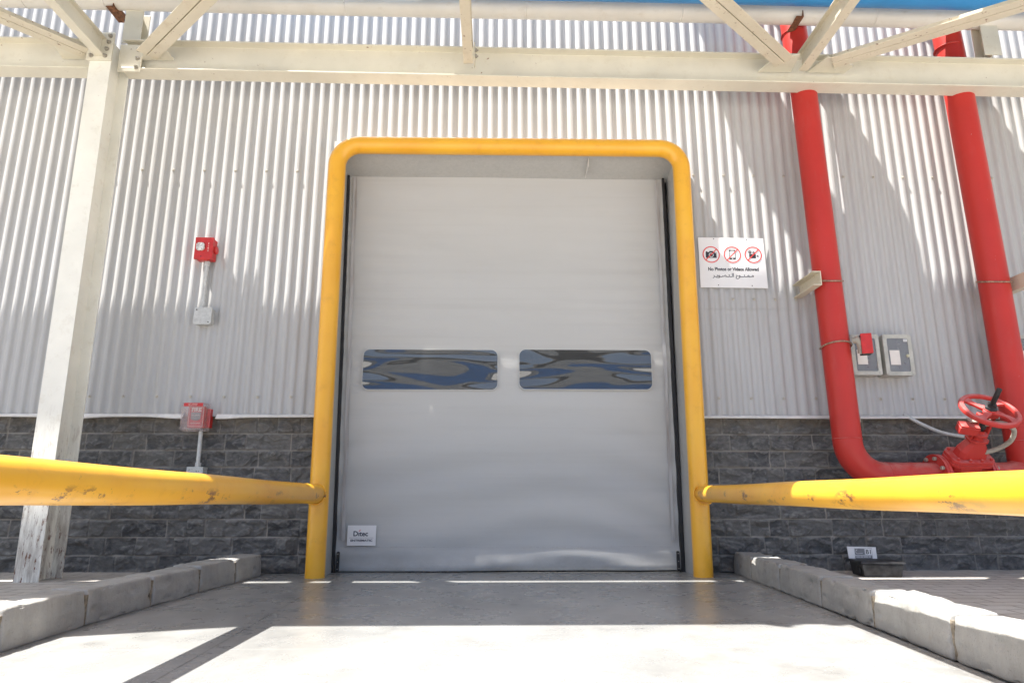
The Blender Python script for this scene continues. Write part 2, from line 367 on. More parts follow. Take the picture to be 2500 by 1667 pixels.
# cladding: real corrugation
def cladding(x0, x1, z0, z1, y=WY, zn=(0,)):
    pitch, amp = .0714, .0070
    n = int((x1 - x0) / pitch * 14); xs = np.linspace(x0, x1, n + 1)
    ph = xs / pitch * 2 * math.pi
    q = np.sin(ph) + .12 * np.sin(3 * ph)
    ys = y - amp * q + .0012 * np.sin(xs * 3.1) - .0016 * (np.floor((xs + .33) / (12 * pitch)) % 2)
    zs = np.linspace(z0, z1, 14)
    vs = [(float(a), float(b) + .0015 * math.sin(z * 2.3 + a * 1.7), float(z)) for z in zs for a, b in zip(xs, ys)]
    w = n + 1
    fs = [(j * w + i, j * w + i + 1, (j + 1) * w + i + 1, (j + 1) * w + i) for j in range(len(zs) - 1) for i in range(n)]
    return vs, fs
mb = MB()
OL, OR, OT = -1.12, 1.27, 2.80
for a in ((-9, OL, .965, 7), (OR, 9, .965, 7), (OL, OR, OT, 7)):
    v, f = cladding(*a); mb.add(v, f, 0, True)
v, f = cladding(1.30, 2.06, 1.70, 1.822, WY - .004); mb.add(v, f, 0, True)
clad = mb.build('cladding', 'clad', wh)
# back-up wall behind everything so the building is solid
mb = MB()
for b in ((-9, -1.2, 4.42, 4.6, 0, 7), (1.35, 9, 4.42, 4.6, 0, 7), (-1.2, 1.35, 4.42, 4.6, 2.85, 7)): mb.box(*b)
mb.box(-9, 9, 4.25, 8, 7.0, 7.1); mb.box(-1.5, 1.6, 4.62, 4.72, 0, 3)
mb.build('backing_wall', 'dull', wh)
# stone base: split-face blocks as relief
def terr(t):
    f = np.floor(t); q = np.clip((t - f) / .22, 0, 1); return f + q * q * (3 - 2 * q)
def stone(x0, x1, step):
    rh = .1075; xs = np.arange(x0, x1 + step * .5, step); zs = np.arange(0, .972, .006)
    rows = np.minimum((zs / rh).astype(int), 8)
    sh = (len(zs), len(xs)); D = np.zeros(sh); OF = np.zeros(sh); Tn = np.zeros(sh)
    for rr in range(9):
        rl = random.Random(int(100 * x0) * 31 + rr)
        edges = [x0 - rl.random() * .2]
        while edges[-1] < x1 + .3: edges.append(edges[-1] + rl.choice((rl.uniform(.09, .16), rl.uniform(.16, .24), rl.uniform(.2, .3))))
        edges = np.array(edges); zi = np.where(rows == rr)[0]; bi = np.searchsorted(edges, xs) - 1
        for b in np.unique(bi):
            xi = np.where(bi == b)[0]
            ex = np.minimum(xs[xi] - edges[b], edges[b + 1] - xs[xi]); ez = np.minimum(zs[zi] - rr * rh, (rr + 1) * rh - zs[zi])
            EX, EZ = np.meshgrid(ex, ez); ix = np.ix_(zi, xi)
            D[ix] = np.minimum(EX * 1.4, EZ); OF[ix] = rl.uniform(-1, 1); Tn[ix] = rl.random()
    N1 = np.zeros(sh); N2 = np.zeros(sh); N3 = np.zeros(sh)
    for j, z in enumerate(zs):
        for i, xx in enumerate(xs):
            o_ = OF[j, i]
            wx = noise.noise((xx * 7, z * 9, o_ * 3 + 5)) * .5
            N1[j, i] = noise.noise((xx * 8 + wx, z * 15 - wx, o_ * 1.3)); N2[j, i] = noise.noise((xx * 21 + wx * 2, z * 30, o_ + 7))
            N3[j, i] = noise.fractal((xx * 34, z * 46, 3.3), 1.0, 2.1, 3)
    t = N1 * 2.6 + N2 * .75 + OF * .35
    h = .015 + .0078 * terr(t) + .0024 * t + N3 * .0034
    ed = np.clip(D / .008, 0, 1) ** .5
    h = .006 + (np.clip(h, .002, .048) - .006) * ed
    jt = np.clip((.0042 - D) / .002, 0, 1); h = h * (1 - jt) + .0088 * jt
    vs = [(float(xx), float(4.390 - h[j, i]), float(z)) for j, z in enumerate(zs) for i, xx in enumerate(xs)]
    w = len(xs)
    fs = [(j * w + i, j * w + i + 1, (j + 1) * w + i + 1, (j + 1) * w + i) for j in range(len(zs) - 1) for i in range(w - 1)]
    return vs, fs, jt.ravel(), Tn.ravel()
off = ORG[wh.name]
for grp in (((-3.8, -1.10, .0065), (-9, -3.8, .03)), ((1.26, 3.8, .0065), (3.8, 9, .03))):
    mb = MB(); JJ = []; TT = []
    for a in grp:
        v, f, j, t = stone(*a); mb.add(v, f, 0, True); JJ.append(j); TT.append(t)
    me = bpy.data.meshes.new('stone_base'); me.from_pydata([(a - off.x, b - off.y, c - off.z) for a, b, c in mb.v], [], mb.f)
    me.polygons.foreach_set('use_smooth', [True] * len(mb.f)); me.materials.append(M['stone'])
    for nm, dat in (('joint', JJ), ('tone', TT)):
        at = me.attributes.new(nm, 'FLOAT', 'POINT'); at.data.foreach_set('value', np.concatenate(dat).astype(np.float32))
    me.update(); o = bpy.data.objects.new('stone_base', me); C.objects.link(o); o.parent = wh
    o['label'] = 'dark split-face stone base in courses under the metal sheets'
# drip flashing, slightly wavy
mb = MB()
def drip(x0, x1, dips=()):
    n = int((x1 - x0) / .05); up = []; lo = []
    for i in range(n + 1):
        x = x0 + (x1 - x0) * i / n; dz = sum(-.012 * math.exp(-((x - c) / .12) ** 2) for c in dips) + .0015 * math.sin(x * 5)
        up.append((x, WY - .012, .978)); lo.append((x, WY - .030 - .004 * math.sin(x * 3), .966 + dz))
    k = len(up); b2 = [(q[0], q[1] + .003, q[2] - .008) for q in lo]; back = [(q[0], WY + .03, q[2] - .004) for q in lo]
    mb.add(up + lo + b2 + back, [(i, i + 1, k + i + 1, k + i) for i in range(k - 1)] + [(k + i, k + i + 1, 2 * k + i + 1, 2 * k + i) for i in range(k - 1)]
           + [(2 * k + i, 2 * k + i + 1, 3 * k + i + 1, 3 * k + i) for i in range(k - 1)])
drip(-9, -2.01, (-2.05, -2.7)); drip(-1.80, OL, (-1.78,)); drip(OR, 9)
mb.build('drip_flashing', 'trim', wh)
# screws
sm = MB(); T0 = Matrix.Rotation(R(90), 4, 'X')
sm.lathe([(.0001, .009), (.0055, .009), (.0062, .004), (.0062, .003), (.0105, .002), (.0105, 0), (.0001, 0)], T0, 10)
sme = None
pitch = .0714
def screw(x, z, y=None):
    global sme
    x = (round(x / pitch - .25) + .25) * pitch
    if sme is None:
        o = sm.build('screw', 'screw'); sme = o.data
    else:
        o = bpy.data.objects.new('screw', sme); C.objects.link(o)
    o.parent = wh; o.location = Vector((x, (y or WY - .0095), z)) - ORG[wh.name]
for k in range(-14, 17):
    x = k * 3 * pitch + .12
    if not (OL - .05 < x < OR + .05): screw(x, 2.675)
    if not (OL - .05 < x < OR + .05): screw(x + .04, 1.09)
for x in (1.62, 1.76, 1.90, 2.04): screw(x, 1.765, WY - .0135)
# door surround of bent galvanised sheet
FY, DY = 4.240, 4.448
for (xb, xt, s_) in ((-1.040, -1.088, -1), (1.192, 1.218, 1)):
    ds = MB()
    # reveal, front face, return
    a = [(xb, DY + .03, 0), (xb, FY, 0), (xb + .075 * s_, FY, 0), (xb + .075 * s_, WY + .02, 0)]
    b = [(xt, DY + .03, 2.69), (xt, FY, 2.768), (xt + .05 * s_, FY, 2.80), (xt + .05 * s_, WY + .02, 2.80)]
    ds.add(a + b, [(0, 1, 5, 4), (1, 2, 6, 5), (2, 3, 7, 6)], 0)
    surround = ds.build('door_jamb', 'galv', wh)
    s2 = surround.modifiers.new('thick', 'SOLIDIFY'); s2.thickness = .003; s2.offset = 0
mb = MB()
mb.add([(-1.088, FY, 2.768), (1.218, FY, 2.768), (1.218, DY + .03, 2.688), (-1.088, DY + .03, 2.688)], [(0, 1, 2, 3)])
mb.add([(-1.14, FY - .003, 2.769), (1.268, FY - .003, 2.769), (1.268, FY - .003, 2.785), (-1.14, FY - .003, 2.785)], [(0, 1, 2, 3)], 0)
lint = mb.build('lintel_soffit', 'galv', wh); s2 = lint.modifiers.new('thick', 'SOLIDIFY'); s2.thickness = .002; s2.offset = 0
mb = MB(); mb.box(-1.14, 1.268, FY + .002, WY + .02, 2.786, 2.86); mb.box(.62, .623, FY + .01, DY, 2.70, 2.762)
mb.build('head_flashing', 'trim', wh)
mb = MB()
mb.prism([(1.188, 0.004), (1.220, 0.004), (1.252, 2.766), (1.2165, 2.766)], FY - .006, FY - .0015)  # white strip paints in sunlight along the right jamb edge
mb.build('sunlit_jamb_strip', 'trim', wh)

# roller door = part, its pieces = sub-parts
def dx0(z): return -1.020 - .050 * z / 2.7
def dx1(z): return 1.166 + .012 * z / 2.7
nx, nzz = 150, 200; vs = []
for j in range(nzz + 1):
    z = .006 + (2.72 - .006) * j / nzz
    for i in range(nx + 1):
        u = i / nx; x = dx0(z) + (dx1(z) - dx0(z)) * u
        low = max(0, 1 - z / 1.5); c = (x - .08)
        h = noise.noise(Vector((x * .8, z * 2.2, 1.3))) * .008 + noise.noise(Vector((x * 1.1 + z * .3, z * 6.5, 4.4))) * .0035
        h += low * noise.noise(Vector((x * 1.3 + z * .8, (z + .12 * c * c) * 7, 5))) * .013
        h += low * .008 * math.sin((z + .13 * c * c) * 26 + noise.noise(Vector((x, z, 9))) * 3)
        h += .0025 * math.sin(z * 60 + x * 4) * max(0, 1 - abs(z - 1.7) / 1.2) * abs(c)
        edge = min(u, 1 - u); h += .004 * math.exp(-edge * 40) * noise.noise(Vector((u > .5, z * 9, 2)))
        if z < .15: h += .010 * math.sin(min(1, (.15 - z) / .05) * 1.57) + .008 * noise.noise(Vector((x * 3, z * 9, 7))) - .012 * max(0, (.03 - z) / .03)
        vs.append((x, DY - .002 - h, z + (.004 * u if j == 0 else 0)))
w = nx + 1
mb = MB(); mb.add(vs, [(j * w + i, j * w + i + 1, (j + 1) * w + i + 1, (j + 1) * w + i) for j in range(nzz) for i in range(nx)], 0, True)
door = mb.build('roller_door', 'fabric', wh); door['label'] = 'grey fabric high speed roller door, closed'
for a in ((-.905, -.005, 1.158, 1.428), (.143, 1.035, 1.163, 1.432)):
    mb = MB(); pts = rrect(*a, .042, 8); cx = (a[0] + a[1]) / 2; cz = (a[2] + a[3]) / 2
    mb.prism(pts, DY - .0165, DY - .012)
    wdo = mb.build('window', 'vinyl', door)
    mb = MB(); o_ = rrect(a[0] - .006, a[1] + .006, a[2] - .006, a[3] + .006, .046, 8); n = len(pts)
    mb.add([(q[0], DY - .0155, q[1]) for q in o_] + [(q[0], DY - .0155, q[1]) for q in pts] + [(q[0], DY - .001, q[1]) for q in o_],
           [(i, (i + 1) % n, n + (i + 1) % n, n + i) for i in range(n)] + [(i, (i + 1) % n, 2 * n + (i + 1) % n, 2 * n + i) for i in range(n)])
    mb.build('window_edging', 'fabric', door)
for sg, e0, e1 in ((-1, dx0(0), dx0(2.7)), (1, dx1(0), dx1(2.7))):
    mb = MB(); y = DY - .022
    a, b = e0 + sg * -.002, e1 + sg * -.002; w_ = sg * .026
    vs = [(a, y, 0), (a + w_, y, 0), (b + w_ * .55, y, 2.70), (b, y, 2.70), (a, DY + .02, 0), (a + w_, DY + .02, 0), (b + w_ * .55, DY + .02, 2.7), (b, DY + .02, 2.7)]
    mb.add(vs, [(0, 1, 2, 3), (0, 4, 7, 3), (1, 2, 6, 5), (0, 1, 5, 4)])
    mb.build('guide_track', 'black', door)
    mb = MB(); xx = e0 - sg * .021
    mb.prism(rrect(xx - .0085, xx + .0085, .008, .128, .008, 4), DY - .036, DY - .020)
    for zq in (.022, .066, .113): mb.lathe([(.0001, .003), (.0035, .003), (.0035, 0)], Matrix.Translation((xx, DY - .036, zq)) @ T0, 8, 1)
    mb.build('end_bracket', ['black', 'screw'], door)
    mb = MB(); t0 = e0 - sg * .030; t1 = e1 - sg * .030; ww = -sg * .026
    n = 40; vs = []
    for i in range(n + 1):
        z = .19 + (2.5) * i / n; t = i / n; xa = t0 + (t1 - t0) * t; wob = .002 * math.sin(z * 11)
        vs += [(xa + wob, DY - .0135, z), (xa + ww + wob, DY - .0135, z)]
    mb.add(vs, [(2 * i, 2 * i + 1, 2 * i + 3, 2 * i + 2) for i in range(n)], 0, True)
    mb.build('edge_tape', 'tape', door)
mb = MB(); n = 50; vs = []
for i in range(n + 1):
    u = i / n; x = dx0(.145) + .06 + (dx1(.145) - dx0(.145) - .12) * u; z_ = .150 + .003 * math.sin(u * 9); vs += [(x, DY - .0235, z_), (x, DY - .0235, z_ + .0022)]
mb.add(vs, [(2 * i, 2 * i + 1, 2 * i + 3, 2 * i + 2) for i in range(n)]); mb.build('hem_seam', 'tape', door)
# sticker
mb = MB(); sx0, sx1, sz0, sz1 = -.948, -.768, .163, .286; y = DY - .028
mb.box(sx0, sx1, y, y + .0015, sz0, sz1, 0)
text(mb, 'D\u0131tec', sx0 + .036, sz0 + .058, y - .0006, .0425, 1, 1.0, bold=.0010)
mb.prism([(sx0 + .069, sz1 - .038), (sx0 + .081, sz1 - .024), (sx0 + .0805, sz1 - .034)], y - .001, y - .0003, 2)
mb.box(sx0 + .013, sx1 - .014, y - .0009, y - .0003, sz1 - .077, sz1 - .0752, 3)
text(mb, 'ENTREMATIC', (sx0 + sx1) / 2, sz0 + .025, y - .0006, .0175, 1, 1.32, 'CENTER', .0006)
st = None
st = mb.build('sticker', ['white', 'navy', 'sred', 'pgrey'], door); st['label'] = 'white sticker lettered Ditec ENTREMATIC'

# ------------------------------------------------------------------ yellow guard
G = thing('door_guard_frame', (.08, 4.17, 0), 'thick yellow tubular steel hoop around the roller door with two side rails', 'guard rail')
rt = .058; Rb = .15
LX0, LX1, RX0, RX1, TZ, TZr = -1.072, -1.094, 1.226, 1.244, 2.792, 2.792
pts = [(LX0, 4.17, -.01)] + [(LX0 + (LX1 - LX0) * t, 4.17, (TZ - Rb) * t) for t in (.25, .5, .75, 1)]
pts += arc((LX1 + Rb, 4.17, TZ - Rb), Rb, math.pi, math.pi / 2, (1, 0, 0), (0, 0, 1), 10)[1:]
pts += [(LX1 + Rb + (RX1 - LX1 - 2 * Rb) * t, 4.17, TZ + .0 * t) for t in (.33, .66)]
pts += arc((RX1 - Rb, 4.17, TZr - Rb), Rb, math.pi / 2, 0, (1, 0, 0), (0, 0, 1), 10)
pts += [(RX1 + (RX0 - RX1) * t, 4.17, (TZr - Rb) * (1 - t)) for t in (.25, .5, .75, 1)] + [(RX0, 4.17, -.01)]
mb = MB(); mb.tube(pts, rt, 32); mb.build('hoop', 'yel', G)
for (x0, y0, x1, y1, nm) in ((-1.082, 4.14, -1.165, .35, .040), (1.238, 4.14, 1.055, .35, -.003)):
    mb = MB(); n = 30
    mb.tube([(x0 + (x1 - x0) * i / n, y0 + (y1 - y0) * i / n, .478 + nm * i / n + .0012 * math.sin(i * .7)) for i in range(n + 1)], .0565 if x0 < 0 else .0475, 32)
    # weld bead and far post outside the frame
    mb.tube(arc((x0, 4.105, .476), .060, 0, 2 * math.pi, (1, 0, 0), (0, .25, 1), 30), .0055, 8)
    mb.build('side_rail', 'yel_rail', G)
    mb = MB(); mb.tube([(x1, .35, -.01), (x1, .35, .476)], .0565, 24); mb.build('end_post', 'yel', G)

# ------------------------------------------------------------------ kerbs
import bmesh
def kerb(p0, p1, side, h, lab, grp, sd, width=.15):
    p0, p1 = Vector((p0[0], p0[1], 0)), Vector((p1[0], p1[1], 0))
    L = (p1 - p0).length; gap = .017
    bm = bmesh.new(); bmesh.ops.create_cube(bm, size=1)
    for v in bm.verts: v.co = Vector((v.co.x * (L - gap), v.co.y * width, (v.co.z + .5) * h))
    bmesh.ops.bevel(bm, geom=[e for e in bm.edges], offset=.010, segments=3, affect='EDGES', profile=.5)
    bmesh.ops.triangulate(bm, faces=bm.faces)
    for it in range(4):
        le = [e for e in bm.edges if e.calc_length() > .022]
        if not le: break
        bmesh.ops.subdivide_edges(bm, edges=le, cuts=1)
        bmesh.ops.triangulate(bm, faces=[f for f in bm.faces if len(f.verts) > 3])
    bm.normal_update()
    for v in bm.verts:
        q = v.co + Vector((sd * 3.1, 0, 0))
        d = noise.fractal(q * 9, 1, 2, 4) * .0042 + noise.noise(q * 3) * .0012
        t = noise.noise(q * 28)
        if t > .25: d -= (t - .25) * .022
        v.co += v.normal * d
        if v.co.z > h * .5: v.co.y -= side * .018 * (v.co.z / h - .5)
    ang = math.atan2((p1 - p0).y, (p1 - p0).x); mid = (p0 + p1) / 2; nrm = Vector((-(p1 - p0).y, (p1 - p0).x, 0)).normalized()
    me = bpy.data.meshes.new('kerb_stone'); bm.to_mesh(me); bm.free(); me.materials.append(M['kerb'])
    me.polygons.foreach_set('use_smooth', [True] * len(me.polygons))
    o = bpy.data.objects.new('kerb_stone', me); C.objects.link(o)
    o.location = mid + nrm * (-side) * width / 2 + Vector((0, 0, -.003)); o.rotation_euler = (random.uniform(-.008, .008), random.uniform(-.006, .006), ang + random.uniform(-.006, .006))
    tag(o, lab, 'kerb', grp)
    # mortar in the joint belongs to the block behind it
    mb = MB(); mb.box(p0.x - .006, p0.x + .006, -1, 1, 0, 1) if False else None
    return o
ordn = ['first', 'second', 'third', 'fourth', 'fifth', 'sixth', 'seventh', 'eighth', 'ninth', 'tenth']
LK = [(-1.415, 4.27), (-1.447, 3.94), (-1.482, 3.56), (-1.507, 3.136), (-1.527, 2.69), (-1.527, 2.24), (-1.547, 1.79), (-1.59, 1.34), (-1.61, .89)]
RK = [(1.475, 4.36), (1.447, 4.0), (1.432, 3.56), (1.409, 3.066), (1.380, 2.6), (1.350, 2.11), (1.318, 1.62), (1.285, 1.12), (1.25, .62)]
for K, sgn, nm in ((LK, 1, 'left'), (RK, -1, 'right')):
    for i in range(len(K) - 1):
        lab = f'weathered concrete kerb block, {ordn[i]} from the stone wall in the row left of the driveway' if sgn > 0 else f'weathered concrete kerb block, {ordn[i]} from the stone wall in the row right of the driveway'
        o = kerb(K[i], K[i + 1], 1 if sgn > 0 else -1, .130 + random.uniform(-.005, .005), lab, f'kerb blocks along the {nm} side of the driveway', i + (20 if sgn < 0 else 0))
        if i:
            p = Vector((K[i][0], K[i][1], 0)); d = (Vector((*K[i + 1], 0)) - Vector((*K[i - 1], 0))).normalized()
            Tm = Matrix.Translation(p) @ Matrix.Rotation(math.atan2(d.y, d.x), 4, 'Z')
            ab = (-.145, -.008) if sgn > 0 else (.008, .145)
            mb = MB(); mb.box(-.0095, .0095, ab[0], ab[1], 0, .108, 0, Tm); mo = mb.build('mortar_joint', 'mortar')
            mo.parent = o; mo.matrix_parent_inverse = (Matrix.Translation(o.location) @ o.rotation_euler.to_matrix().to_4x4()).inverted()

# ------------------------------------------------------------------ pipe rack steelwork
PR = thing('steel_pipe_rack', (-2.55, 3.98, 0), 'cream painted bolted steel frame with column, long beam, joists and angle braces overhead', 'steel frame')
CF, CB = 3.875, 4.085                       # column front and rear flange planes
def colmb(xb, xt, yf, yb, z1, w=.138):
    mb = MB(); y = (yf + yb) / 2
    mb.sect((xb, y, 0), (xt, y, z1), isec(w, yb - yf, .010, .008), (0, 1, 0)); return mb
colmb(-2.551, -2.585, CF, CB, 3.42).build('column', 'cream_col', PR, .002)
colmb(-2.56, -2.56, 2.15, 2.35, 3.42).build('column', 'cream_col', PR, .002)
colmb(5.0, 5.0, CF, CB, 3.42).build('column', 'cream_col', PR, .002)
colmb(5.0, 5.0, 2.15, 2.35, 3.42).build('column', 'cream_col', PR, .002)
ib = isec(.122, .222, .010, .008)
mb = MB(); mb.sect((-2.50, 4.01, 3.318), (4.93, 4.065, 3.290), ib)
mb.sect((-9, 3.95, 3.313), (-2.66, 4.0, 3.313), ib)
mb.build('beam', 'cream', PR, .0025)
mb = MB(); mb.sect((-9, 2.25, 3.30), (9, 2.25, 3.30), ib); mb.build('beam', 'cream', PR, .0025)
# end plate and side plate with bolts
mb = MB(); mb.box(-2.668, -2.508, CF - .014, CF - .001, 3.205, 3.40)
mb.build('cleat_plate', 'cream', PR, .0015)
mb = MB(); mb.box(-2.515, -2.365, 3.950, 3.960, 3.185, 3.385); mb.build('cleat_plate', 'cream', PR, .0015)
bm_ = MB(); bm_.lathe([(.0001, .012), (.011, .012), (.0115, .010), (.0115, .002)], T0, 6); bm_.lathe([(.015, .002), (.015, 0)], T0, 14); bm_.lathe([(.0001, .0021), (.015, .002)], T0, 14); bm_.lathe([(.0001, .02), (.0055, .02), (.006, .012)], T0, 8)
bmesh0 = None
def bolt(x, y, z, par, rot=None):
    global bmesh0
    if bmesh0 is None: o = bm_.build('bolt', 'bolt'); bmesh0 = o.data
    else: o = bpy.data.objects.new('bolt', bmesh0); C.objects.link(o)
    o.parent = par; o.location = Vector((x, y, z)) - ORG[par.name]
    if rot: o.rotation_euler = rot
for x, z in ((-2.637, 3.235), (-2.548, 3.235), (-2.542, 3.285), (-2.535, 3.335), (-2.530, 3.38)): bolt(x, CF - .014, z, PR)
for z in (3.215, 3.28, 3.345): bolt(-2.392, 3.950, z, PR)
for z in (3.235,): bolt(-2.675, 3.955, z, PR)
# joists towards the front beam
js = isec(.062, .130, .007, .006)
for xa, xb, y0 in ((-2.585, -2.585, CF - .015), (-.208, -.197, 3.925), (2.046, 2.060, 3.955)):
    mb = MB(); zb = 3.322 if xa > -2 else 3.30
    mb.sect((xa, y0, zb), (xb, 2.15, zb), js)
    mb.build('joist', 'cream_joist' if xa > -2 else 'cream', PR, .0015)
mb = MB(); mb.box(-.170, -.162, 3.86, 3.97, 3.262, 3.372); mb.build('cleat_plate', 'cream', PR)
bolt(-.161, 3.905, 3.30, PR, (0, 0, R(90))); bolt(-.161, 3.905, 3.345, PR, (0, 0, R(90)))
# angle braces: legs .06, horizontal leg on top, vertical leg hanging
def angle(p0, p1, s=.062, t=.005, flip=1):
    mb = MB()
    for f in (1, -1):
        g = .0035 * f
        poly = [(g, 0), (g + f * s, 0), (g + f * s, t), (g + f * t, t), (g + f * t, s), (g, s)]
        mb.sect(p0, p1, poly if f > 0 else poly[::-1])
    return mb.build('brace', 'cream_joist', PR, .001)
angle((-2.70, 3.895, 3.275), (-4.35, 2.14, 3.275), flip=-1)
angle((-2.31, 3.905, 3.275), (-.36, 2.16, 3.275), flip=1)
angle((1.90, 3.895, 3.275), (-.08, 2.16, 3.275), flip=-1)
angle((2.22, 3.895, 3.275), (4.9, 2.16, 3.275), flip=1)
for a in ([(-2.66, 3.97), (-2.89, 3.97), (-2.86, 3.80), (-2.70, 3.84)], [(-2.385, 3.97), (-2.16, 3.97), (-2.16, 3.86), (-2.25, 3.80)],
          [(1.99, 4.01), (1.76, 4.01), (1.82, 3.86), (1.97, 3.82)], [(2.10, 4.01), (2.36, 4.01), (2.38, 3.93), (2.16, 3.84)]):
    mb = MB(); n = len(a)
    mb.add([(q[0], q[1], z) for z in (3.284, 3.291) for q in a], [list(range(n)), list(range(n, 2 * n))] + [(i, (i + 1) % n, n + (i + 1) % n, n + i) for i in range(n)])
    mb.build('gusset_plate', 'cream', PR)
# short posts that carry the pipes
for x in (-2.475, 3.40):
    mb = MB(); mb.sect((x, 4.03, 3.425), (x, 4.03, 3.70), isec(.12, .09, .008, .006), (0, 1, 0)); mb.build('stub_post', 'cream', PR, .0015)
for x in (-2.56, 2.11):
    mb = MB(); z = 3.635
    mb.sect((x - .03, 4.09, 3.66), (x - .03, 3.93, 3.66), [(0, 0), (.05, 0), (.05, .005), (.005, .005), (.005, .05), (0, .05)])
    mb.build('pipe_support', 'rust', PR)

# pipes on the rack
def rackpipe(name, y0, y1, z0, z1, r, mat, label, joints=()):
    mb = MB(); n = 60; f = lambda x: (x, y0 + (y1 - y0) * (x + 3.5) / 7, z0 + (z1 - z0) * (x + 3.5) / 7 + .003 * math.sin(x * 1.3))
    mb.tube([f(-9 + 18 * i / n) for i in range(n + 1)], r, 40)
    for x in joints:
        c = Vector(f(x)); mb.tube([c + Vector((-.004, 0, 0)), c, c + Vector((.004, 0, 0))], [r + .0003, r + .0035, r + .0003], 40)
    return tag(mb.build(name, mat), label, 'pipe')
rackpipe('insulated_pipe', 3.960, 4.006, 3.746, 3.722, .068, 'white_pipe', 'off-white insulated pipe running the length of the rack above the cream beam', (-3.2, -2.66, -1.05, .18, 1.25, 2.6, 3.3))
rackpipe('water_pipe', 3.742, 3.774, 3.776, 3.746, .115, 'blue', 'large bright blue pipe beside the off-white pipe on the overhead rack', (-1.4, 3.9))
rackpipe('steel_pipe', 3.53, 3.53, 3.87, 3.87, .11, 'white_pipe', 'pale steel pipe on the overhead rack in front of the blue pipe')
for xa, xb, nm in ((-9, -1.70, 'left'), (-.58, 9, 'right')):  # unseen tubes added to block sun coming through the pipe gap
    mb = MB(); mb.tube([(xa, 3.897, 3.86), ((xa + xb) / 2, 3.900, 3.86), (xb, 3.897 + (.012 if xb > 0 else 0), 3.86)], .042, 20)
    tag(mb.build('sun_gap_blocker', 'conduit'), f'unseen grey tube added to block sun on top of the overhead rack, its {nm} length, above the off-white pipe', 'conduit')
mb = MB(); mb.box(-9, 9, 2.13, 3.365, 3.70, 3.712); mb.box(-9, 9, 2.13, 2.138, 3.712, 3.80); mb.box(-9, 9, 3.357, 3.365, 3.712, 3.80)  # unseen solid sheet added so the rack shades the ground without gaps
tag(mb.build('shade_sheet', 'galv'), 'wide unseen sheet added on the overhead rack to shade the driveway', 'shade sheet')

# invented cowl added out of the frame so that shade falls between the red pipes
VC = thing('shade_caster', (1.1, 4.3, 5), 'unseen flared tube added high on the warehouse wall to cast shade', 'shade caster')
mb = MB(); mb.tube([(1.17, 4.40, 5.0), (1.16, 4.2, 5.0), (1.10, 4.02, 4.98)], .16, 28)
mb.build('shade_duct', 'galv', VC)
mb = MB(); mb.tube([(1.10, 4.03, 4.98), (1.09, 4.0, 4.97), (1.07, 3.95, 4.93), (1.05, 3.9, 4.86)], [.16, .22, .25, .255], 14, sm=False)
for k in range(6):
    a = k * 1.05; mb.box(1.02 + .16 * math.cos(a), 1.07 + .18 * math.cos(a), 3.98, 4.03, 4.95 + .16 * math.sin(a), 5.0 + .2 * math.sin(a))
mb.build('shade_cowl', 'galv', VC)

# ------------------------------------------------------------------ fire main
FM = thing('fire_water_main', (2.15, 4.15, 0), 'thick red fire water pipes: two tall risers joined low down through a gate valve', 'pipe')
PY, PZ = 4.15, .585
pr = .085; eb = .215
top1 = [(2.100, 4.36, 4.04), (2.100, PY + .13, 4.04), (2.1, PY + .085, 4.03), (2.1, PY + .04, 4.00), (2.1, PY + .01, 3.955), (2.103, PY, 3.91), (2.135, PY, 3.2), (2.152, PY, 2.1), (2.165, PY, 1.2), (2.170, PY, PZ + eb + .01)]
mb = MB(); mb.tube(top1, pr, 40)
for z, x in ((PZ + eb + .012, 2.170), (3.68, 2.107)): mb.tube([(x, PY, z - .004), (x, PY, z), (x, PY, z + .004)], [pr, pr + .003, pr], 40)
mb.build('riser', 'red', FM)
mb = MB(); mb.tube([(2.170, PY, PZ + eb + .01)] + arc((2.170 + eb, PY, PZ + eb), eb, math.pi, 1.5 * math.pi, (1, 0, 0), (0, 0, 1), 16), pr, 40)
mb.build('elbow', 'red', FM)
mb = MB(); mb.tube([(2.170 + eb, PY, PZ), (2.69, PY, PZ)], pr, 40); mb.tube([(2.385, PY, PZ), (2.389, PY, PZ), (2.393, PY, PZ)], [pr, pr + .0025, pr], 40)
mb.build('cross_pipe', 'red', FM)
mb = MB(); x2 = 3.262; r2 = .0885
mb.tube([(3.21, 4.36, 4.0), (3.21, PY + .13, 4.0), (3.21, PY + .085, 3.99), (3.21, PY + .04, 3.96), (3.21, PY + .01, 3.915), (3.213, PY, 3.87), (3.240, PY, 3.2), (3.262, PY, 1.86), (3.268, PY, .50), (3.268, PY, .46)], r2, 40)
mb.tube([(3.215, PY, 3.575), (3.215, PY, 3.58), (3.215, PY, 3.585)], [r2, r2 + .005, r2], 40)
mb.tube([(3.268, PY, .795), (3.268, PY, .80), (3.268, PY, .805)], [r2, r2 + .003, r2], 40)
mb.tube([(3.11, PY, PZ), (3.16, PY, PZ), (3.20, PY, PZ), (3.26, PY, PZ)], [pr, pr + .003, pr + .016, pr + .02], 40)
mb.build('riser', 'red', FM)
mb = MB(); mb.tube([(3.00, PY, PZ), (3.12, PY, PZ)], pr, 40); mb.build('cross_pipe', 'red', FM)
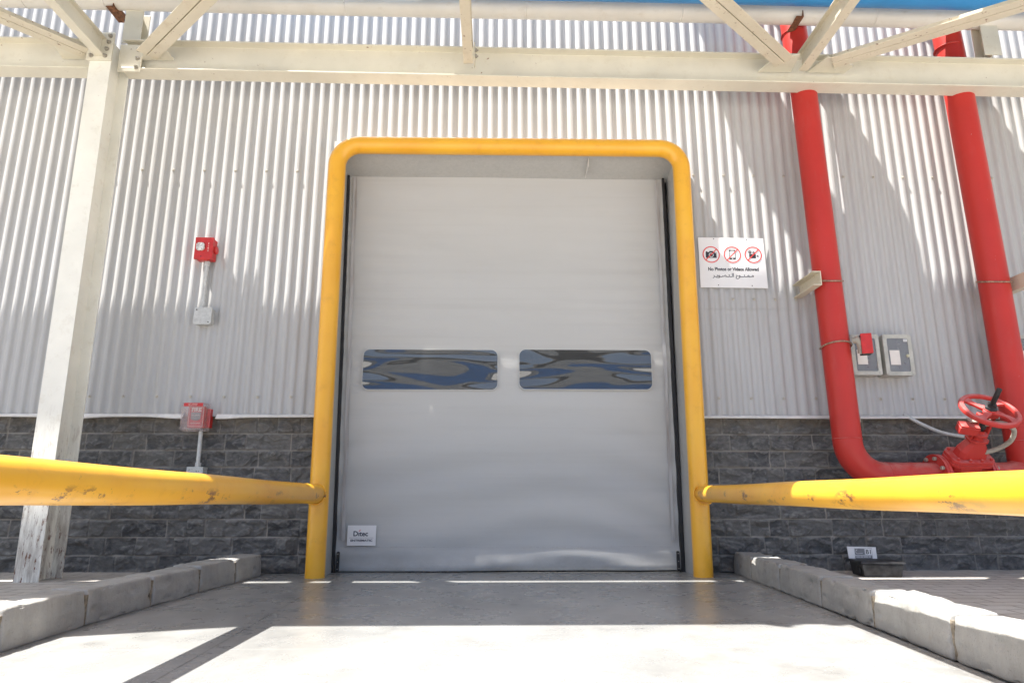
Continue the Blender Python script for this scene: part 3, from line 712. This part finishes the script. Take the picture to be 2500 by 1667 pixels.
# gate valve (part) built in its own frame: local x along the pipe, local z up the stem
a45 = R(43); V0 = Matrix.Translation((2.845, PY, PZ)) @ Matrix.Rotation(a45, 4, 'X')
mb = MB()
mb.tube([(-.14, 0, 0), (-.12, 0, 0), (-.06, 0, 0), (0, 0, 0), (.06, 0, 0), (.12, 0, 0), (.14, 0, 0)], [.085, .082, .086, .096, .086, .082, .085], 32, T=V0)
def octo(x, y, c): return [(x, y - c), (x - c, y), (-x + c, y), (-x, y - c), (-x, -y + c), (-x + c, -y), (x - c, -y), (x, -y + c)]
def loft(secs, mi=0):
    n = 8; vs = [(q[0], q[1], z) for (z, x, y, c) in secs for q in octo(x, y, c)]
    mb.add(vs, [(i * n + k, i * n + (k + 1) % n, (i + 1) * n + (k + 1) % n, (i + 1) * n + k) for i in range(len(secs) - 1) for k in range(n)] + [list(range(n))[::-1], list(range(len(vs) - n, len(vs)))], mi, False, V0)
loft([(.0, .085, .075, .03), (.09, .088, .062, .03), (.125, .090, .058, .025)])
loft([(.125, .128, .078, .03), (.146, .128, .078, .03)])
loft([(.149, .128, .078, .03), (.170, .126, .076, .03)])
loft([(.170, .088, .050, .022), (.215, .082, .046, .022), (.262, .055, .040, .02), (.285, .040, .036, .016)])
loft([(.285, .058, .046, .02), (.300, .058, .046, .02)])
mb.lathe([(.030, .300), (.030, .325), (.045, .328), (.045, .340), (.022, .343), (.022, .36)], V0, 20)
for q in ((.10, .05), (-.10, .05), (.10, -.05), (-.10, -.05), (.035, .066), (-.035, .066), (.035, -.066), (-.035, -.066)):
    mb.lathe([(.0001, .186), (.010, .186), (.010, .170)], V0 @ Matrix.Translation((q[0], q[1], 0)), 6)
gv = mb.build('gate_valve', 'red_valve', FM, .003); gv['label'] = 'dusty red gate valve leaning forward between the risers'
for xf, bolts in ((-.150, 1), (-.132, 0), (.132, 0), (.150, 1)):
    mb = MB(); mb.tube([(xf - .008, 0, 0), (xf + .008, 0, 0)], .135, 40, T=V0)
    if bolts:
        for k in range(8):
            a = k * math.pi / 4 + .39; sx = -1 if xf < 0 else 1
            mb.tube([(xf + sx * .008, .112 * math.cos(a), .112 * math.sin(a)), (xf + sx * .026, .112 * math.cos(a), .112 * math.sin(a))], .0125, 6, 1, T=V0, sm=False)
    mb.build('flange', ['red_valve', 'bolt'], gv, .0015)
mb = MB()
for s_ in (-1, 1):
    mb.add([(s_ * .050, y, z) for y, z in ((-.012, .295), (.012, .295), (.012, .46), (-.012, .46))] + [(s_ * .036, y, z) for y, z in ((-.012, .295), (.012, .295), (.012, .46), (-.012, .46))],
           [(0, 1, 2, 3), (4, 5, 6, 7), (0, 1, 5, 4), (1, 2, 6, 5), (2, 3, 7, 6), (0, 3, 7, 4)], 0, False, V0)
mb.box(-.055, .055, -.020, .020, .452, .472, 0, V0)
mb.build('yoke', 'red_valve', gv, .002)
mb = MB(); prof = []
n = 60; sect_ = [(.158, -.012), (.160, .0), (.154, .012), (.134, .013), (.129, .004), (.131, -.010)]
mb.lathe([(r_, h + .498) for r_, h in sect_ + [sect_[0]]], V0, 56)
mb.lathe([(.018, .484), (.034, .484), (.036, .498), (.034, .512), (.018, .512)], V0, 24)
for k in range(4):
    a = k * math.pi / 2 + .6; Tk = V0 @ Matrix.Rotation(a, 4, 'Z'); vs = []
    for i in range(9):
        t = i / 8; x = .028 + (.136 - .028) * t; wv = .012 * math.sin(t * math.pi * 1.0) ; hw = .014 + .020 * abs(t - .45) ** 1.2 * 1.6
        for y in (-hw, hw):
            for z in (.490, .505): vs.append((x, y + wv, z))
    fs = []
    for i in range(8):
        b = 4 * i; fs += [(b, b + 4, b + 6, b + 2), (b + 1, b + 3, b + 7, b + 5), (b, b + 1, b + 5, b + 4), (b + 2, b + 6, b + 7, b + 3)]
    mb.add(vs, fs, 0, True, Tk)
mb.build('handwheel', 'red_valve', gv, .002)
mb = MB(); pp = [(.013 + (.0016 if i % 2 else 0), .34 + .0055 * i) for i in range(57)]
mb.lathe(pp + [(.0001, .654)], V0, 14); mb.lathe([(.034, .512), (.034, .522), (.024, .526), (.024, .545), (.013, .547)], V0, 6)
mb.build('stem', 'dusty_black', gv)
# supervisory switch on the yoke
mb = MB(); TB = V0 @ Matrix.Translation((-.095, -.02, .385)) @ Matrix.Rotation(R(-12), 4, 'Z')
mb.box(-.055, .045, -.03, .03, -.028, .028, 0, TB); mb.box(-.059, .049, -.033, .033, .012, .016, 0, TB)
mb.build('tamper_switch', 'red_valve', gv, .003)
mb = MB(); mb.box(-.10, .05, -.018, .018, .425, .430, 0, V0); mb.box(.05, .115, -.012, .012, .408, .414, 0, V0)
mb.build('switch_plate', 'screw', gv)

# clamps and brackets on the risers
def ubolt(root, x, z, r, tilt=.03):
    mb = MB(); c = Vector((x, PY, z)); p = []
    for i in range(25):
        a = R(200 - 235 * i / 24) if True else 0
        p.append(c + Vector((-r * math.cos(a) * -1, -r * math.sin(a), -.0 + tilt * math.cos(a))))
    pts = [Vector((c.x + r * math.cos(R(t)), c.y + r * math.sin(R(t)), z + tilt * math.sin(R(t)) )) for t in range(-200, 30, 10)]
    mb.tube(pts, .0055, 10); return mb.build('u_bolt', 'ring', root)
B1 = thing('wall_bracket', (2.04, WY, 1.80), 'cream steel channel bracket standing out from the wall at the left red riser', 'bracket', 'pipe brackets on the wall')
chan = [(0, 0), (.055, 0), (.055, .006), (.007, .006), (.007, .088), (.055, .088), (.055, .094), (0, .094)]
mb = MB(); mb.sect((2.060, 4.335, 1.775), (2.060, 4.035, 1.775), chan); mb.build('channel', 'cream_joist', B1, .001)
ubolt(B1, 2.155, 1.84, .092)
B2 = thing('wall_bracket', (3.40, WY, 1.80), 'cream steel channel bracket standing out from the wall at the right red riser', 'bracket', 'pipe brackets on the wall')
mb = MB(); mb.sect((3.385, 4.335, 1.78), (3.385, 3.90, 1.78), [(-a, b) for a, b in chan]); mb.build('channel', 'cream_joist', B2, .001)
ubolt(B2, 3.262, 1.84, .096)
FS = thing('flow_switch', (2.25, 4.08, 1.38), 'small red switch box on a beige conduit elbow clamped to the left riser', 'switch')
ubolt(FS, 2.162, 1.395, .093, -.02)
mb = MB(); TS = Matrix.Translation((2.300, 4.045, 1.392)) @ Matrix.Rotation(R(-18), 4, 'Z')
mb.box(-.030, .030, -.022, .055, -.062, .062, 1, TS); mb.box(-.032, .032, -.034, -.022, -.064, .064, 0, TS)
mb.build('switch_box', ['alarm', 'dusty_black'], FS, .004)
mb = MB(); mb.tube([(2.235, 4.075, 1.42), (2.252, 4.06, 1.425), (2.272, 4.055, 1.405), (2.28, 4.06, 1.37), (2.275, 4.07, 1.335)], [.018, .026, .027, .024, .018], 16)
mb.build('conduit_elbow', 'hose', FS)

def cable(name, pts, r, label, mat='hose'):
    P = [Vector(p) for p in pts]; out = []
    for i in range(len(P) - 1):
        p0, p1, p2, p3 = P[max(0, i - 1)], P[i], P[i + 1], P[min(len(P) - 1, i + 2)]
        for k in range(8):
            t = k / 8; out.append(.5 * ((2 * p1) + (p2 - p0) * t + (2 * p0 - 5 * p1 + 4 * p2 - p3) * t * t + (3 * p1 - p0 - 3 * p2 + p3) * t ** 3))
    out.append(P[-1]); mb = MB(); mb.tube(out, r, 12); return tag(mb.build(name, mat), label, 'cable')
cable('cable', [(2.66, 4.33, .99), (2.69, 4.315, .96), (2.756, 4.30, .917), (2.86, 4.29, .868), (2.98, 4.27, .84), (3.06, 4.2, .82)], .0115, 'grey flexible conduit drooping from the metal sheets to the gate valve', 'conduit')
cable('cable', [(2.845, 3.86, .875), (2.90, 3.80, .875), (2.960, 3.80, .835), (2.972, 3.86, .775), (2.94, 3.94, .735), (2.885, 3.99, .715)], .0135, 'beige flexible hose looping beside the valve yoke under the handwheel')
cable('cable', [(2.345, 4.33, .995), (2.34, 4.30, .95), (2.315, 4.285, .905), (2.28, 4.285, .88)], .012, 'beige hose end curling behind the left red riser', 'hose')

# ------------------------------------------------------------------ enclosures
def enclosure(x0, x1, z0, z1, label, extra):
    E_ = thing('meter_enclosure', ((x0 + x1) / 2, WY - .01, z0), label, 'electrical box', 'grey plastic electrical boxes on the wall')
    yf = 4.222
    mb = MB(); mb.prism(rrect(x0, x1, z0, z1, .008, 3), yf + .022, WY - .008); mb.build('body', 'plastic', E_, .002)
    mb = MB(); w = .024; o = rrect(x0 - .002, x1 + .002, z0 - .002, z1 + .002, .012, 4); i_ = rrect(x0 + w, x1 - w, z0 + w, z1 - w, .008, 4); n = len(o)
    vs = [(q[0], yf, q[1]) for q in o] + [(q[0], yf, q[1]) for q in i_] + [(q[0], yf + .021, q[1]) for q in o] + [(q[0], yf + .021, q[1]) for q in i_]
    mb.add(vs, [(k, (k + 1) % n, n + (k + 1) % n, n + k) for k in range(n)] + [(k, (k + 1) % n, 2 * n + (k + 1) % n, 2 * n + k) for k in range(n)] + [(n + k, n + (k + 1) % n, 3 * n + (k + 1) % n, 3 * n + k) for k in range(n)])
    for cx, cz in ((x0 + .012, z0 + .012), (x1 - .012, z0 + .012), (x0 + .012, z1 - .012), (x1 - .012, z1 - .012)):
        mb.lathe([(.0001, .003), (.009, .002), (.009, 0)], Matrix.Translation((cx, yf, cz)) @ T0, 14)
    mb.build('lid', 'plastic', E_, .0015)
    mb = MB(); mb.box(x0 + w - .002, x1 - w + .002, yf + .004, yf + .007, z0 + w - .002, z1 - w + .002); mb.build('window', 'tint', E_)
    mb = MB(); mb.box(x0 + .035, x0 + .100, yf + .002, yf + .0035, z0 + .068, z0 + .165); mb.build('paper_card', 'paper', E_)
    mb = MB(); mb.box(x0 + .1, x0 + .118, yf + .014, yf + .02, z0 + .045, z0 + .1, 0); mb.box(x0 + .036, x0 + .11, yf + .016, yf + .02, z0 + .1, z0 + .22, 1); mb.build('breaker', ['alarm', 'plastic'], E_)
    if extra:
        mb = MB(); mb.box(x1 - .052, x1 - .028, yf - .0012, yf + .003, z1 - .046, z1 - .029, 0); text(mb, 'abb', x1 - .040, z1 - .041, yf - .0018, .0115, 1, 1, 'CENTER'); mb.build('maker_label', ['white', 'pgrey'], E_)
        mb = MB(); mb.lathe([(.0001, .012), (.004, .012), (.004, .008), (.0105, .008), (.0105, 0)], Matrix.Translation((x1 - .034, yf + .004, z0 + .128)) @ T0, 18); mb.build('lock', 'brass', E_)
    return E_
enclosure(2.302, 2.488, 1.231, 1.497, 'grey electrical box with smoked lid half hidden behind the left red riser', False)
enclosure(2.518, 2.703, 1.229, 1.497, 'grey electrical box with smoked lid and round lock, unobstructed between the risers', True)
enclosure(3.375, 3.56, 1.229, 1.500, 'grey electrical box cut by the right edge behind the right red riser', False)

# ------------------------------------------------------------------ sign
sx0, sx1, sz0, sz1 = 1.375, 1.832, 1.842, 2.206; y0 = 4.322
S = thing('no_photos_sign', (sx0, y0, sz0), 'white square sign with three red crossed circles forbidding photos and videos', 'sign')
mb = MB(); mb.prism([(sx0, sz1), (sx0 - .004, sz0 + .003), (sx1, sz0), (sx1 - .004, sz1 - .004)], y0, y0 + .003); mb.build('sign_panel', 'white', S)
W_, H_ = sx1 - sx0, sz1 - sz0
SU = lambda u: sx0 + u * W_
SV = lambda v: sz1 - v * H_
yb = y0 - .0006
mb = MB()
for u in (.182, .502, .818): mb.ringp(SU(u), SV(.345), .0595, .0525, y0 - .0016, y0 - .0008, 0)
for u in (.182, .502, .818):
    cx, cz = SU(u), SV(.345); d = .0035
    a = [(-.0385 - d * .7, -.0385 + d * .7), (-.0385 + d * .7, -.0385 - d * .7), (.0385 + d * .7, .0385 - d * .7), (.0385 - d * .7, .0385 + d * .7)]
    mb.prism([(cx + q[0], cz + q[1]) for q in a], y0 - .0016, y0 - .0009, 0)
mb.build('prohibition_rings', 'sred', S)
mb = MB(); cx, cz = SU(.182), SV(.345)
body = [(-.037, -.024), (.037, -.024), (.037, .016), (.020, .018), (.012, .026), (-.010, .026), (-.014, .018), (-.024, .018), (-.026, .023), (-.034, .023), (-.037, .016)]
mb.prism([(cx + a, cz + b) for a, b in body], yb, yb + .0005, 0)
mb.ringp(cx, cz - .003, .0165, .0125, yb - .0004, yb - .0002, 1, 24); mb.ringp(cx + .029, cz + .012, .003, .0005, yb - .0004, yb - .0002, 1, 10)
mb.build('camera_pictogram', ['sblack', 'white'], S); mb = MB(); cx = SU(.502)
o_ = rrect(cx - .022, cx + .022, cz - .035, cz + .035, .004, 3); mb.prism(o_, yb, yb + .0005, 0)
mb.box(cx - .018, cx + .018, yb - .0004, yb - .0002, cz - .022, cz + .024, 1); mb.box(cx - .011, cx + .011, yb - .0004, yb - .0002, cz + .028, cz + .031, 1)
mb.ringp(cx, cz - .0285, .0042, .0002, yb - .0004, yb - .0002, 1, 12)
mb.build('phone_pictogram', ['sblack', 'white'], S); mb = MB(); cx = SU(.818)
mb.box(cx - .028, cx + .018, yb, yb + .0005, cz - .025, cz + .006, 0)
mb.ringp(cx - .021, cz + .019, .0115, .0002, yb, yb + .0005, 0, 20); mb.ringp(cx + .004, cz + .016, .0085, .0002, yb, yb + .0005, 0, 20)
mb.ringp(cx - .021, cz + .019, .003, .0002, yb - .0004, yb - .0002, 1, 10); mb.ringp(cx + .004, cz + .016, .0022, .0002, yb - .0004, yb - .0002, 1, 10)
mb.prism([(cx + .021, cz - .009), (cx + .036, cz - .019), (cx + .036, cz + .002)], yb, yb + .0005, 0)
mb.build('video_pictogram', ['sblack', 'white'], S)
mb = MB(); text(mb, 'No Photos or Videos Allowed', SU(.502), SV(.662), yb, .0345, 0, .82, 'CENTER', .0011); mb.build('lettering', 'sblack', S)
mb = MB()
# Arabic line in joined presentation forms, drawn right to left
ar = '\u0631\u064a\u0648\u0635\u062a\u0644\u0627 \u0639\u0648\u0646\u0645\u0645'
forms = '\uFEAE\uFEF4\uFEEE\uFEBC\uFE98\u0640\uFEDF\uFE8D \uFECA\u0640\uFEEE\uFEE8\u0640\u0640\uFEE4\u0640\uFEE3'
forms = '\uFEAE\u0640\uFEF3\uFEEE\u0640\uFEBC\u0640\uFE98\u0640\uFEDF\uFE8D \uFEC9\uFEEE\u0640\u0640\uFEE8\u0640\uFEE4\u0640\uFEE3'
text(mb, forms, SU(.495), SV(.785), yb, .036, 0, 1.0, 'CENTER', .0006); mb.build('arabic_lettering', 'sblack', S)
for u, v in ((.235, .03), (.735, .045), (.26, .945), (.765, .955)):
    mb = MB(); mb.lathe([(.0001, .003), (.0035, .002), (.0035, 0)], Matrix.Translation((SU(u), y0, SV(v))) @ T0, 10); mb.build('fixing', 'sblack', S)

# ------------------------------------------------------------------ fire alarm devices
x0, x1, z0, z1 = -2.025, -1.905, 1.998, 2.152; yf = 4.252
A = thing('alarm_strobe', ((x0 + x1) / 2, WY, z0), 'red alarm strobe box with clear lens high on the metal wall left of the door', 'fire alarm')
mb = MB(); mb.box(x0 + .006, x1 - .004, yf + .022, WY - .008, z0 + .004, z1 - .004); mb.lathe([(.0001, .016), (.026, .016), (.026, 0)], Matrix.Translation((x1 - .004, 4.30, (z0 + z1) / 2)) @ Matrix.Rotation(R(90), 4, 'Y'), 20)
mb.build('back_box', 'alarm', A, .005)
mb = MB(); mb.box(x0, x1, yf, yf + .022, z0, z1); mb.prism([(x0 + .02, z0 + .004), (x1 - .02, z0 + .004), (x1 - .03, z0 - .006), (x0 + .03, z0 - .006)], yf + .003, yf + .03)
mb.build('front_cover', 'alarm', A, .006, 3)
mb = MB(); mb.prism(rrect(x0 + .014, x0 + .070, z0 + .055, z0 + .112, .02, 5), yf - .016, yf - .0005); mb.build('lens', 'lens', A, .005, 3)
mb = MB()
for k, ch in enumerate('FIRE'): text(mb, ch, x0 + .092, z0 + .102 - k * .0165, yf - .0012, .016, 0, 1, 'CENTER')
mb.build('lettering', 'paper', A)
mb = MB(); mb.lathe([(.0001, .002), (.0035, .002), (.0035, 0)], Matrix.Translation((x0 + .048, yf, z0 + .018)) @ T0, 10); mb.build('screw', 'sblack', A)
C1 = thing('conduit_run', (-1.945, 4.31, 1.56), 'painted grey conduit and square junction box below the alarm strobe', 'conduit')
mb = MB(); mb.tube([(-1.955, 4.308, z0 + .0), (-1.955, 4.308, 1.67)], .0135, 16); mb.tube([(-1.955, 4.308, 1.965), (-1.955, 4.308, 2.0)], .018, 12); mb.build('conduit', 'conduit', C1)
mb = MB(); mb.prism(rrect(-1.992, -1.882, 1.562, 1.672, .012, 4), 4.285, WY - .008)
mb.prism(rrect(-1.995, -1.879, 1.559, 1.675, .014, 4), 4.279, 4.286)
mb.build('junction_box', 'conduit', C1, .0015)
for q in ((-1.978, 1.657), (-1.897, 1.574)):
    mb = MB(); mb.lathe([(.0001, .003), (.0045, .002), (.0045, 0)], Matrix.Translation((q[0], 4.279, q[1])) @ T0, 10); mb.build('lid_screw', 'sblack', C1)
mb = MB(); mb.box(-1.966, -1.944, 4.29, 4.325, 1.672, 1.69); mb.build('coupling', 'conduit', C1, .002)

x0, x1, z0, z1 = -1.985, -1.850, .868, 1.038; yf = 4.235
Pst = thing('fire_call_point', (-1.92, WY, z0), 'red FIRE pull station under a clear plastic cover at the top of the stone base', 'fire alarm')
mb = MB(); mb.box(x0 + .028, x1 - .004, yf + .035, yf + .065, z0 + .018, z1 - .02, 0); mb.box(x0 + .028, x1 + .02, yf + .065, 4.345, z0 + .02, z1 - .03, 0)
mb.build('pull_station', 'alarm', Pst, .003)
ys = yf + .034
mb = MB(); a, b, c_, d = x0 + .034, x1 - .010, z0 + .024, z1 - .052
for q in ((a, b, c_, c_ + .0018), (a, b, z1 - .027, z1 - .025), (a, a + .0018, c_, z1 - .025), (b - .0018, b, c_, z1 - .025)): mb.box(q[0], q[1], ys - .001, ys + .001, q[2], q[3])
text(mb, 'FIRE', (a + b) / 2, z1 - .050, ys - .0008, .033, 0, 1.05, 'CENTER', .0009)
text(mb, 'PULL DOWN', (a + b) / 2, z1 - .078, ys - .0068, .0085, 0, 1, 'CENTER')
mb.box(a + .012, b - .018, ys - .001, ys, c_ + .020, c_ + .022)
mb.build('lettering', 'paper', Pst)
mb = MB(); cx = (a + b) / 2
mb.prism([(cx - .031, z1 - .056), (cx + .029, z1 - .056), (cx + .029, z1 - .098), (cx + .012, z1 - .107), (cx - .012, z1 - .107), (cx - .031, z1 - .098)], ys - .006, ys - .001)
mb.build('pull_handle', 'pgrey', Pst, .002)
mb = MB()
for bx in ((x0, x1, yf, yf + .003, z0 + .003, z1), (x0, x0 + .003, yf, yf + .085, z0 + .003, z1), (x1, x1 + .003, yf, yf + .085, z0 + .003, z1), (x0, x1, yf, yf + .085, z1, z1 + .003), (x0, x1, yf, yf + .085, z0, z0 + .003), (x0 - .006, x1 + .022, yf + .062, yf + .066, z0 - .004, z1 + .006)): mb.box(*bx)
mb.build('clear_cover', 'cover', Pst, .001)
mb = MB(); mb.box(x0 + .012, x1 - .004, yf - .001, yf - .0002, z1 - .022, z1 - .001, 0)
text(mb, 'LIFT COVER', (x0 + x1) / 2, z1 - .0105, yf - .0016, .0095, 1, 1.15, 'CENTER'); text(mb, 'BREAK GLASS', (x0 + x1) / 2, z1 - .0195, yf - .0016, .0085, 1, 1, 'CENTER')
mb.build('cover_label', ['alarm', 'paper'], Pst)
C2 = thing('conduit_run', (-1.885, 4.31, .55), 'chipped grey conduit and junction box on the stone base below the call point', 'conduit')
mb = MB(); mb.tube([(-1.885, 4.315, .88), (-1.885, 4.318, .75), (-1.885, 4.320, .64)], .0125, 14); mb.tube([(-1.884, 4.322, .672), (-1.885, 4.322, .645)], .018, 12); mb.build('conduit', 'conduit', C2)
mb = MB(); mb.box(-1.945, -1.842, 4.30, 4.37, .54, .645)
M['chipped'] = paint('chipped_grey_paint', (.50, .52, .50), (.56, .60), (.12, .12, .12), rs=90)
mb.build('junction_box', 'chipped', C2, .003)

# ------------------------------------------------------------------ bait station
BS = thing('bait_station', (2.22, 4.08, .012), 'black plastic rodent bait box on the paving against the stone base', 'bait box')
bx = lambda x, y, z: (x, y, z)
mb = MB()
vs = [(2.115, 4.02, .012), (2.325, 4.00, .012), (2.345, 4.17, .012), (2.135, 4.19, .012), (2.105, 4.01, .085), (2.335, 3.99, .085), (2.355, 4.18, .085), (2.125, 4.20, .085)]
mb.add(vs, [(0, 3, 2, 1), (4, 5, 6, 7), (0, 1, 5, 4), (1, 2, 6, 5), (2, 3, 7, 6), (3, 0, 4, 7)]); mb.build('box_body', 'dusty_black', BS, .006, 3)
mb = MB(); vs = [(2.092, 4.0, .086), (2.345, 3.978, .086), (2.368, 4.19, .086), (2.112, 4.212, .086), (2.10, 4.01, .1), (2.335, 3.99, .1), (2.358, 4.18, .1), (2.12, 4.2, .1)]
mb.add(vs, [(0, 3, 2, 1), (4, 5, 6, 7), (0, 1, 5, 4), (1, 2, 6, 5), (2, 3, 7, 6), (3, 0, 4, 7)]); mb.build('box_lid', 'dusty_black', BS, .004, 3)
mb = MB(); Th = Matrix.Translation((2.1085, 4.07, .045)) @ Matrix.Rotation(R(-90 - 3), 4, 'Y')
mb.lathe([(.0001, .003), (.024, .003), (.026, 0), (.024, -.002)], Th, 24); mb.build('entry_hole', 'black', BS)
PL = thing('bait_station_placard', (2.2, 4.25, .1), 'small white placard marked B1 standing behind the black bait box', 'sign')
px0, px1, pz0, pz1 = 2.135, 2.312, .075, .163; py = 4.225
mb = MB(); mb.prism([(px0, pz1 + .004), (px0 + .006, pz0), (px1 + .002, pz0), (px1, pz1)], py, py + .003); mb.build('placard_panel', 'white', PL)
ga, gb = px0 + .042, px1 - .026
mb = MB(); mb.box(ga, gb, py - .0009, py - .0002, pz0 + .002, pz1 - .005, 0)
mb.box(ga + .003, ga + .062, py - .0014, py - .001, pz1 - .044, pz1 - .009, 1)
mb.box(ga + .067, gb - .003, py - .0014, py - .001, pz1 - .044, pz1 - .009, 2)
mb.build('printed_panel', ['lgrey', 'pgrey', 'white'], PL)
mb = MB(); text(mb, 'B1', ga + .069, pz1 - .0395, py - .002, .037, 0, .95, bold=.0004)
mb.build('lettering', 'sblack', PL)
mb = MB(); mb.box(ga + .003, gb - .003, py - .0014, py - .001, pz0 + .004, pz1 - .050, 1)
for zq, segs in ((pz1 - .058, ((.008, .03), (.034, .05), (.054, .08), (.084, .098))), (pz1 - .071, ((.024, .034), (.038, .07), (.072, .085)))):
    for s0, s1 in segs: mb.box(ga + s0, ga + s1, py - .0019, py - .0015, zq, zq + .004, 0)
mb.tube(arc((ga + .020, py - .0016, pz1 - .026), .012, R(100), R(290), (1, 0, 0), (0, 0, 1), 10) + [Vector((ga + .05, py - .0016, pz1 - .034))], .0012, 6)
mb.build('small_print', ['white', 'pgrey'], PL)

# ------------------------------------------------------------------ yard behind the camera (seen in the door windows)
OW = thing('opposite_warehouse', (0, -40, 0), 'plain grey and blue warehouse across the yard facing the roller door', 'building')
mb = MB(); mb.box(-80, 80, -50, -40, 0, 12); mb.build('wall', 'opp', OW)
mb = MB(); mb.box(-80, 80, -40.1, -39.97, 3.0, 8.7); mb.build('blue_band', 'oppblue', OW)
mb = MB(); mb.box(-80, 80, -40.1, -39.96, 11.0, 11.9); mb.build('dark_reflection_band', 'black', OW)  # black band added to darken the top of the window reflections
mb = MB(); mb.box(-80.3, 80.3, -50.3, -39.5, 12, 12.2); mb.build('roof', 'dull', OW)

# ------------------------------------------------------------------ light, camera
L = Vector((.45, .15, -1.0)).normalized()
sd = bpy.data.lights.new('sun', 'SUN'); sd.energy = 4.9; sd.angle = R(.53); sd.color = (1, .965, .91)
so = bpy.data.objects.new('sun', sd); C.objects.link(so); so.rotation_euler = L.to_track_quat('-Z', 'Y').to_euler()
w = bpy.data.worlds.new('World'); bpy.context.scene.world = w; w.use_nodes = True
nt = w.node_tree; sk = nt.nodes.new('ShaderNodeTexSky'); sk.sky_type = 'NISHITA'; sk.sun_disc = False
sdir = -L; sk.sun_elevation = math.asin(sdir.z); sk.sun_rotation = math.atan2(sdir.x, sdir.y)
sk.dust_density = 3.0; sk.air_density = 1.0
bg = nt.nodes['Background']; nt.links.new(sk.outputs[0], bg.inputs[0]); bg.inputs[1].default_value = .095
cd = bpy.data.cameras.new('camera'); cd.sensor_width = 36; cd.lens = 23.556; cd.clip_end = 500; cd.clip_start = .05
co = bpy.data.objects.new('camera', cd); C.objects.link(co); co.location = (0, 0, .4725); co.rotation_euler = (R(90 + 12.9), 0, R(-1.2))
sc = bpy.context.scene; sc.camera = co
sc.view_settings.view_transform = 'Standard'; sc.view_settings.look = 'None'; sc.view_settings.exposure = 1.60; sc.view_settings.gamma = 1
sc.cycles.max_bounces = 8; sc.cycles.diffuse_bounces = 5; sc.cycles.use_denoising = True
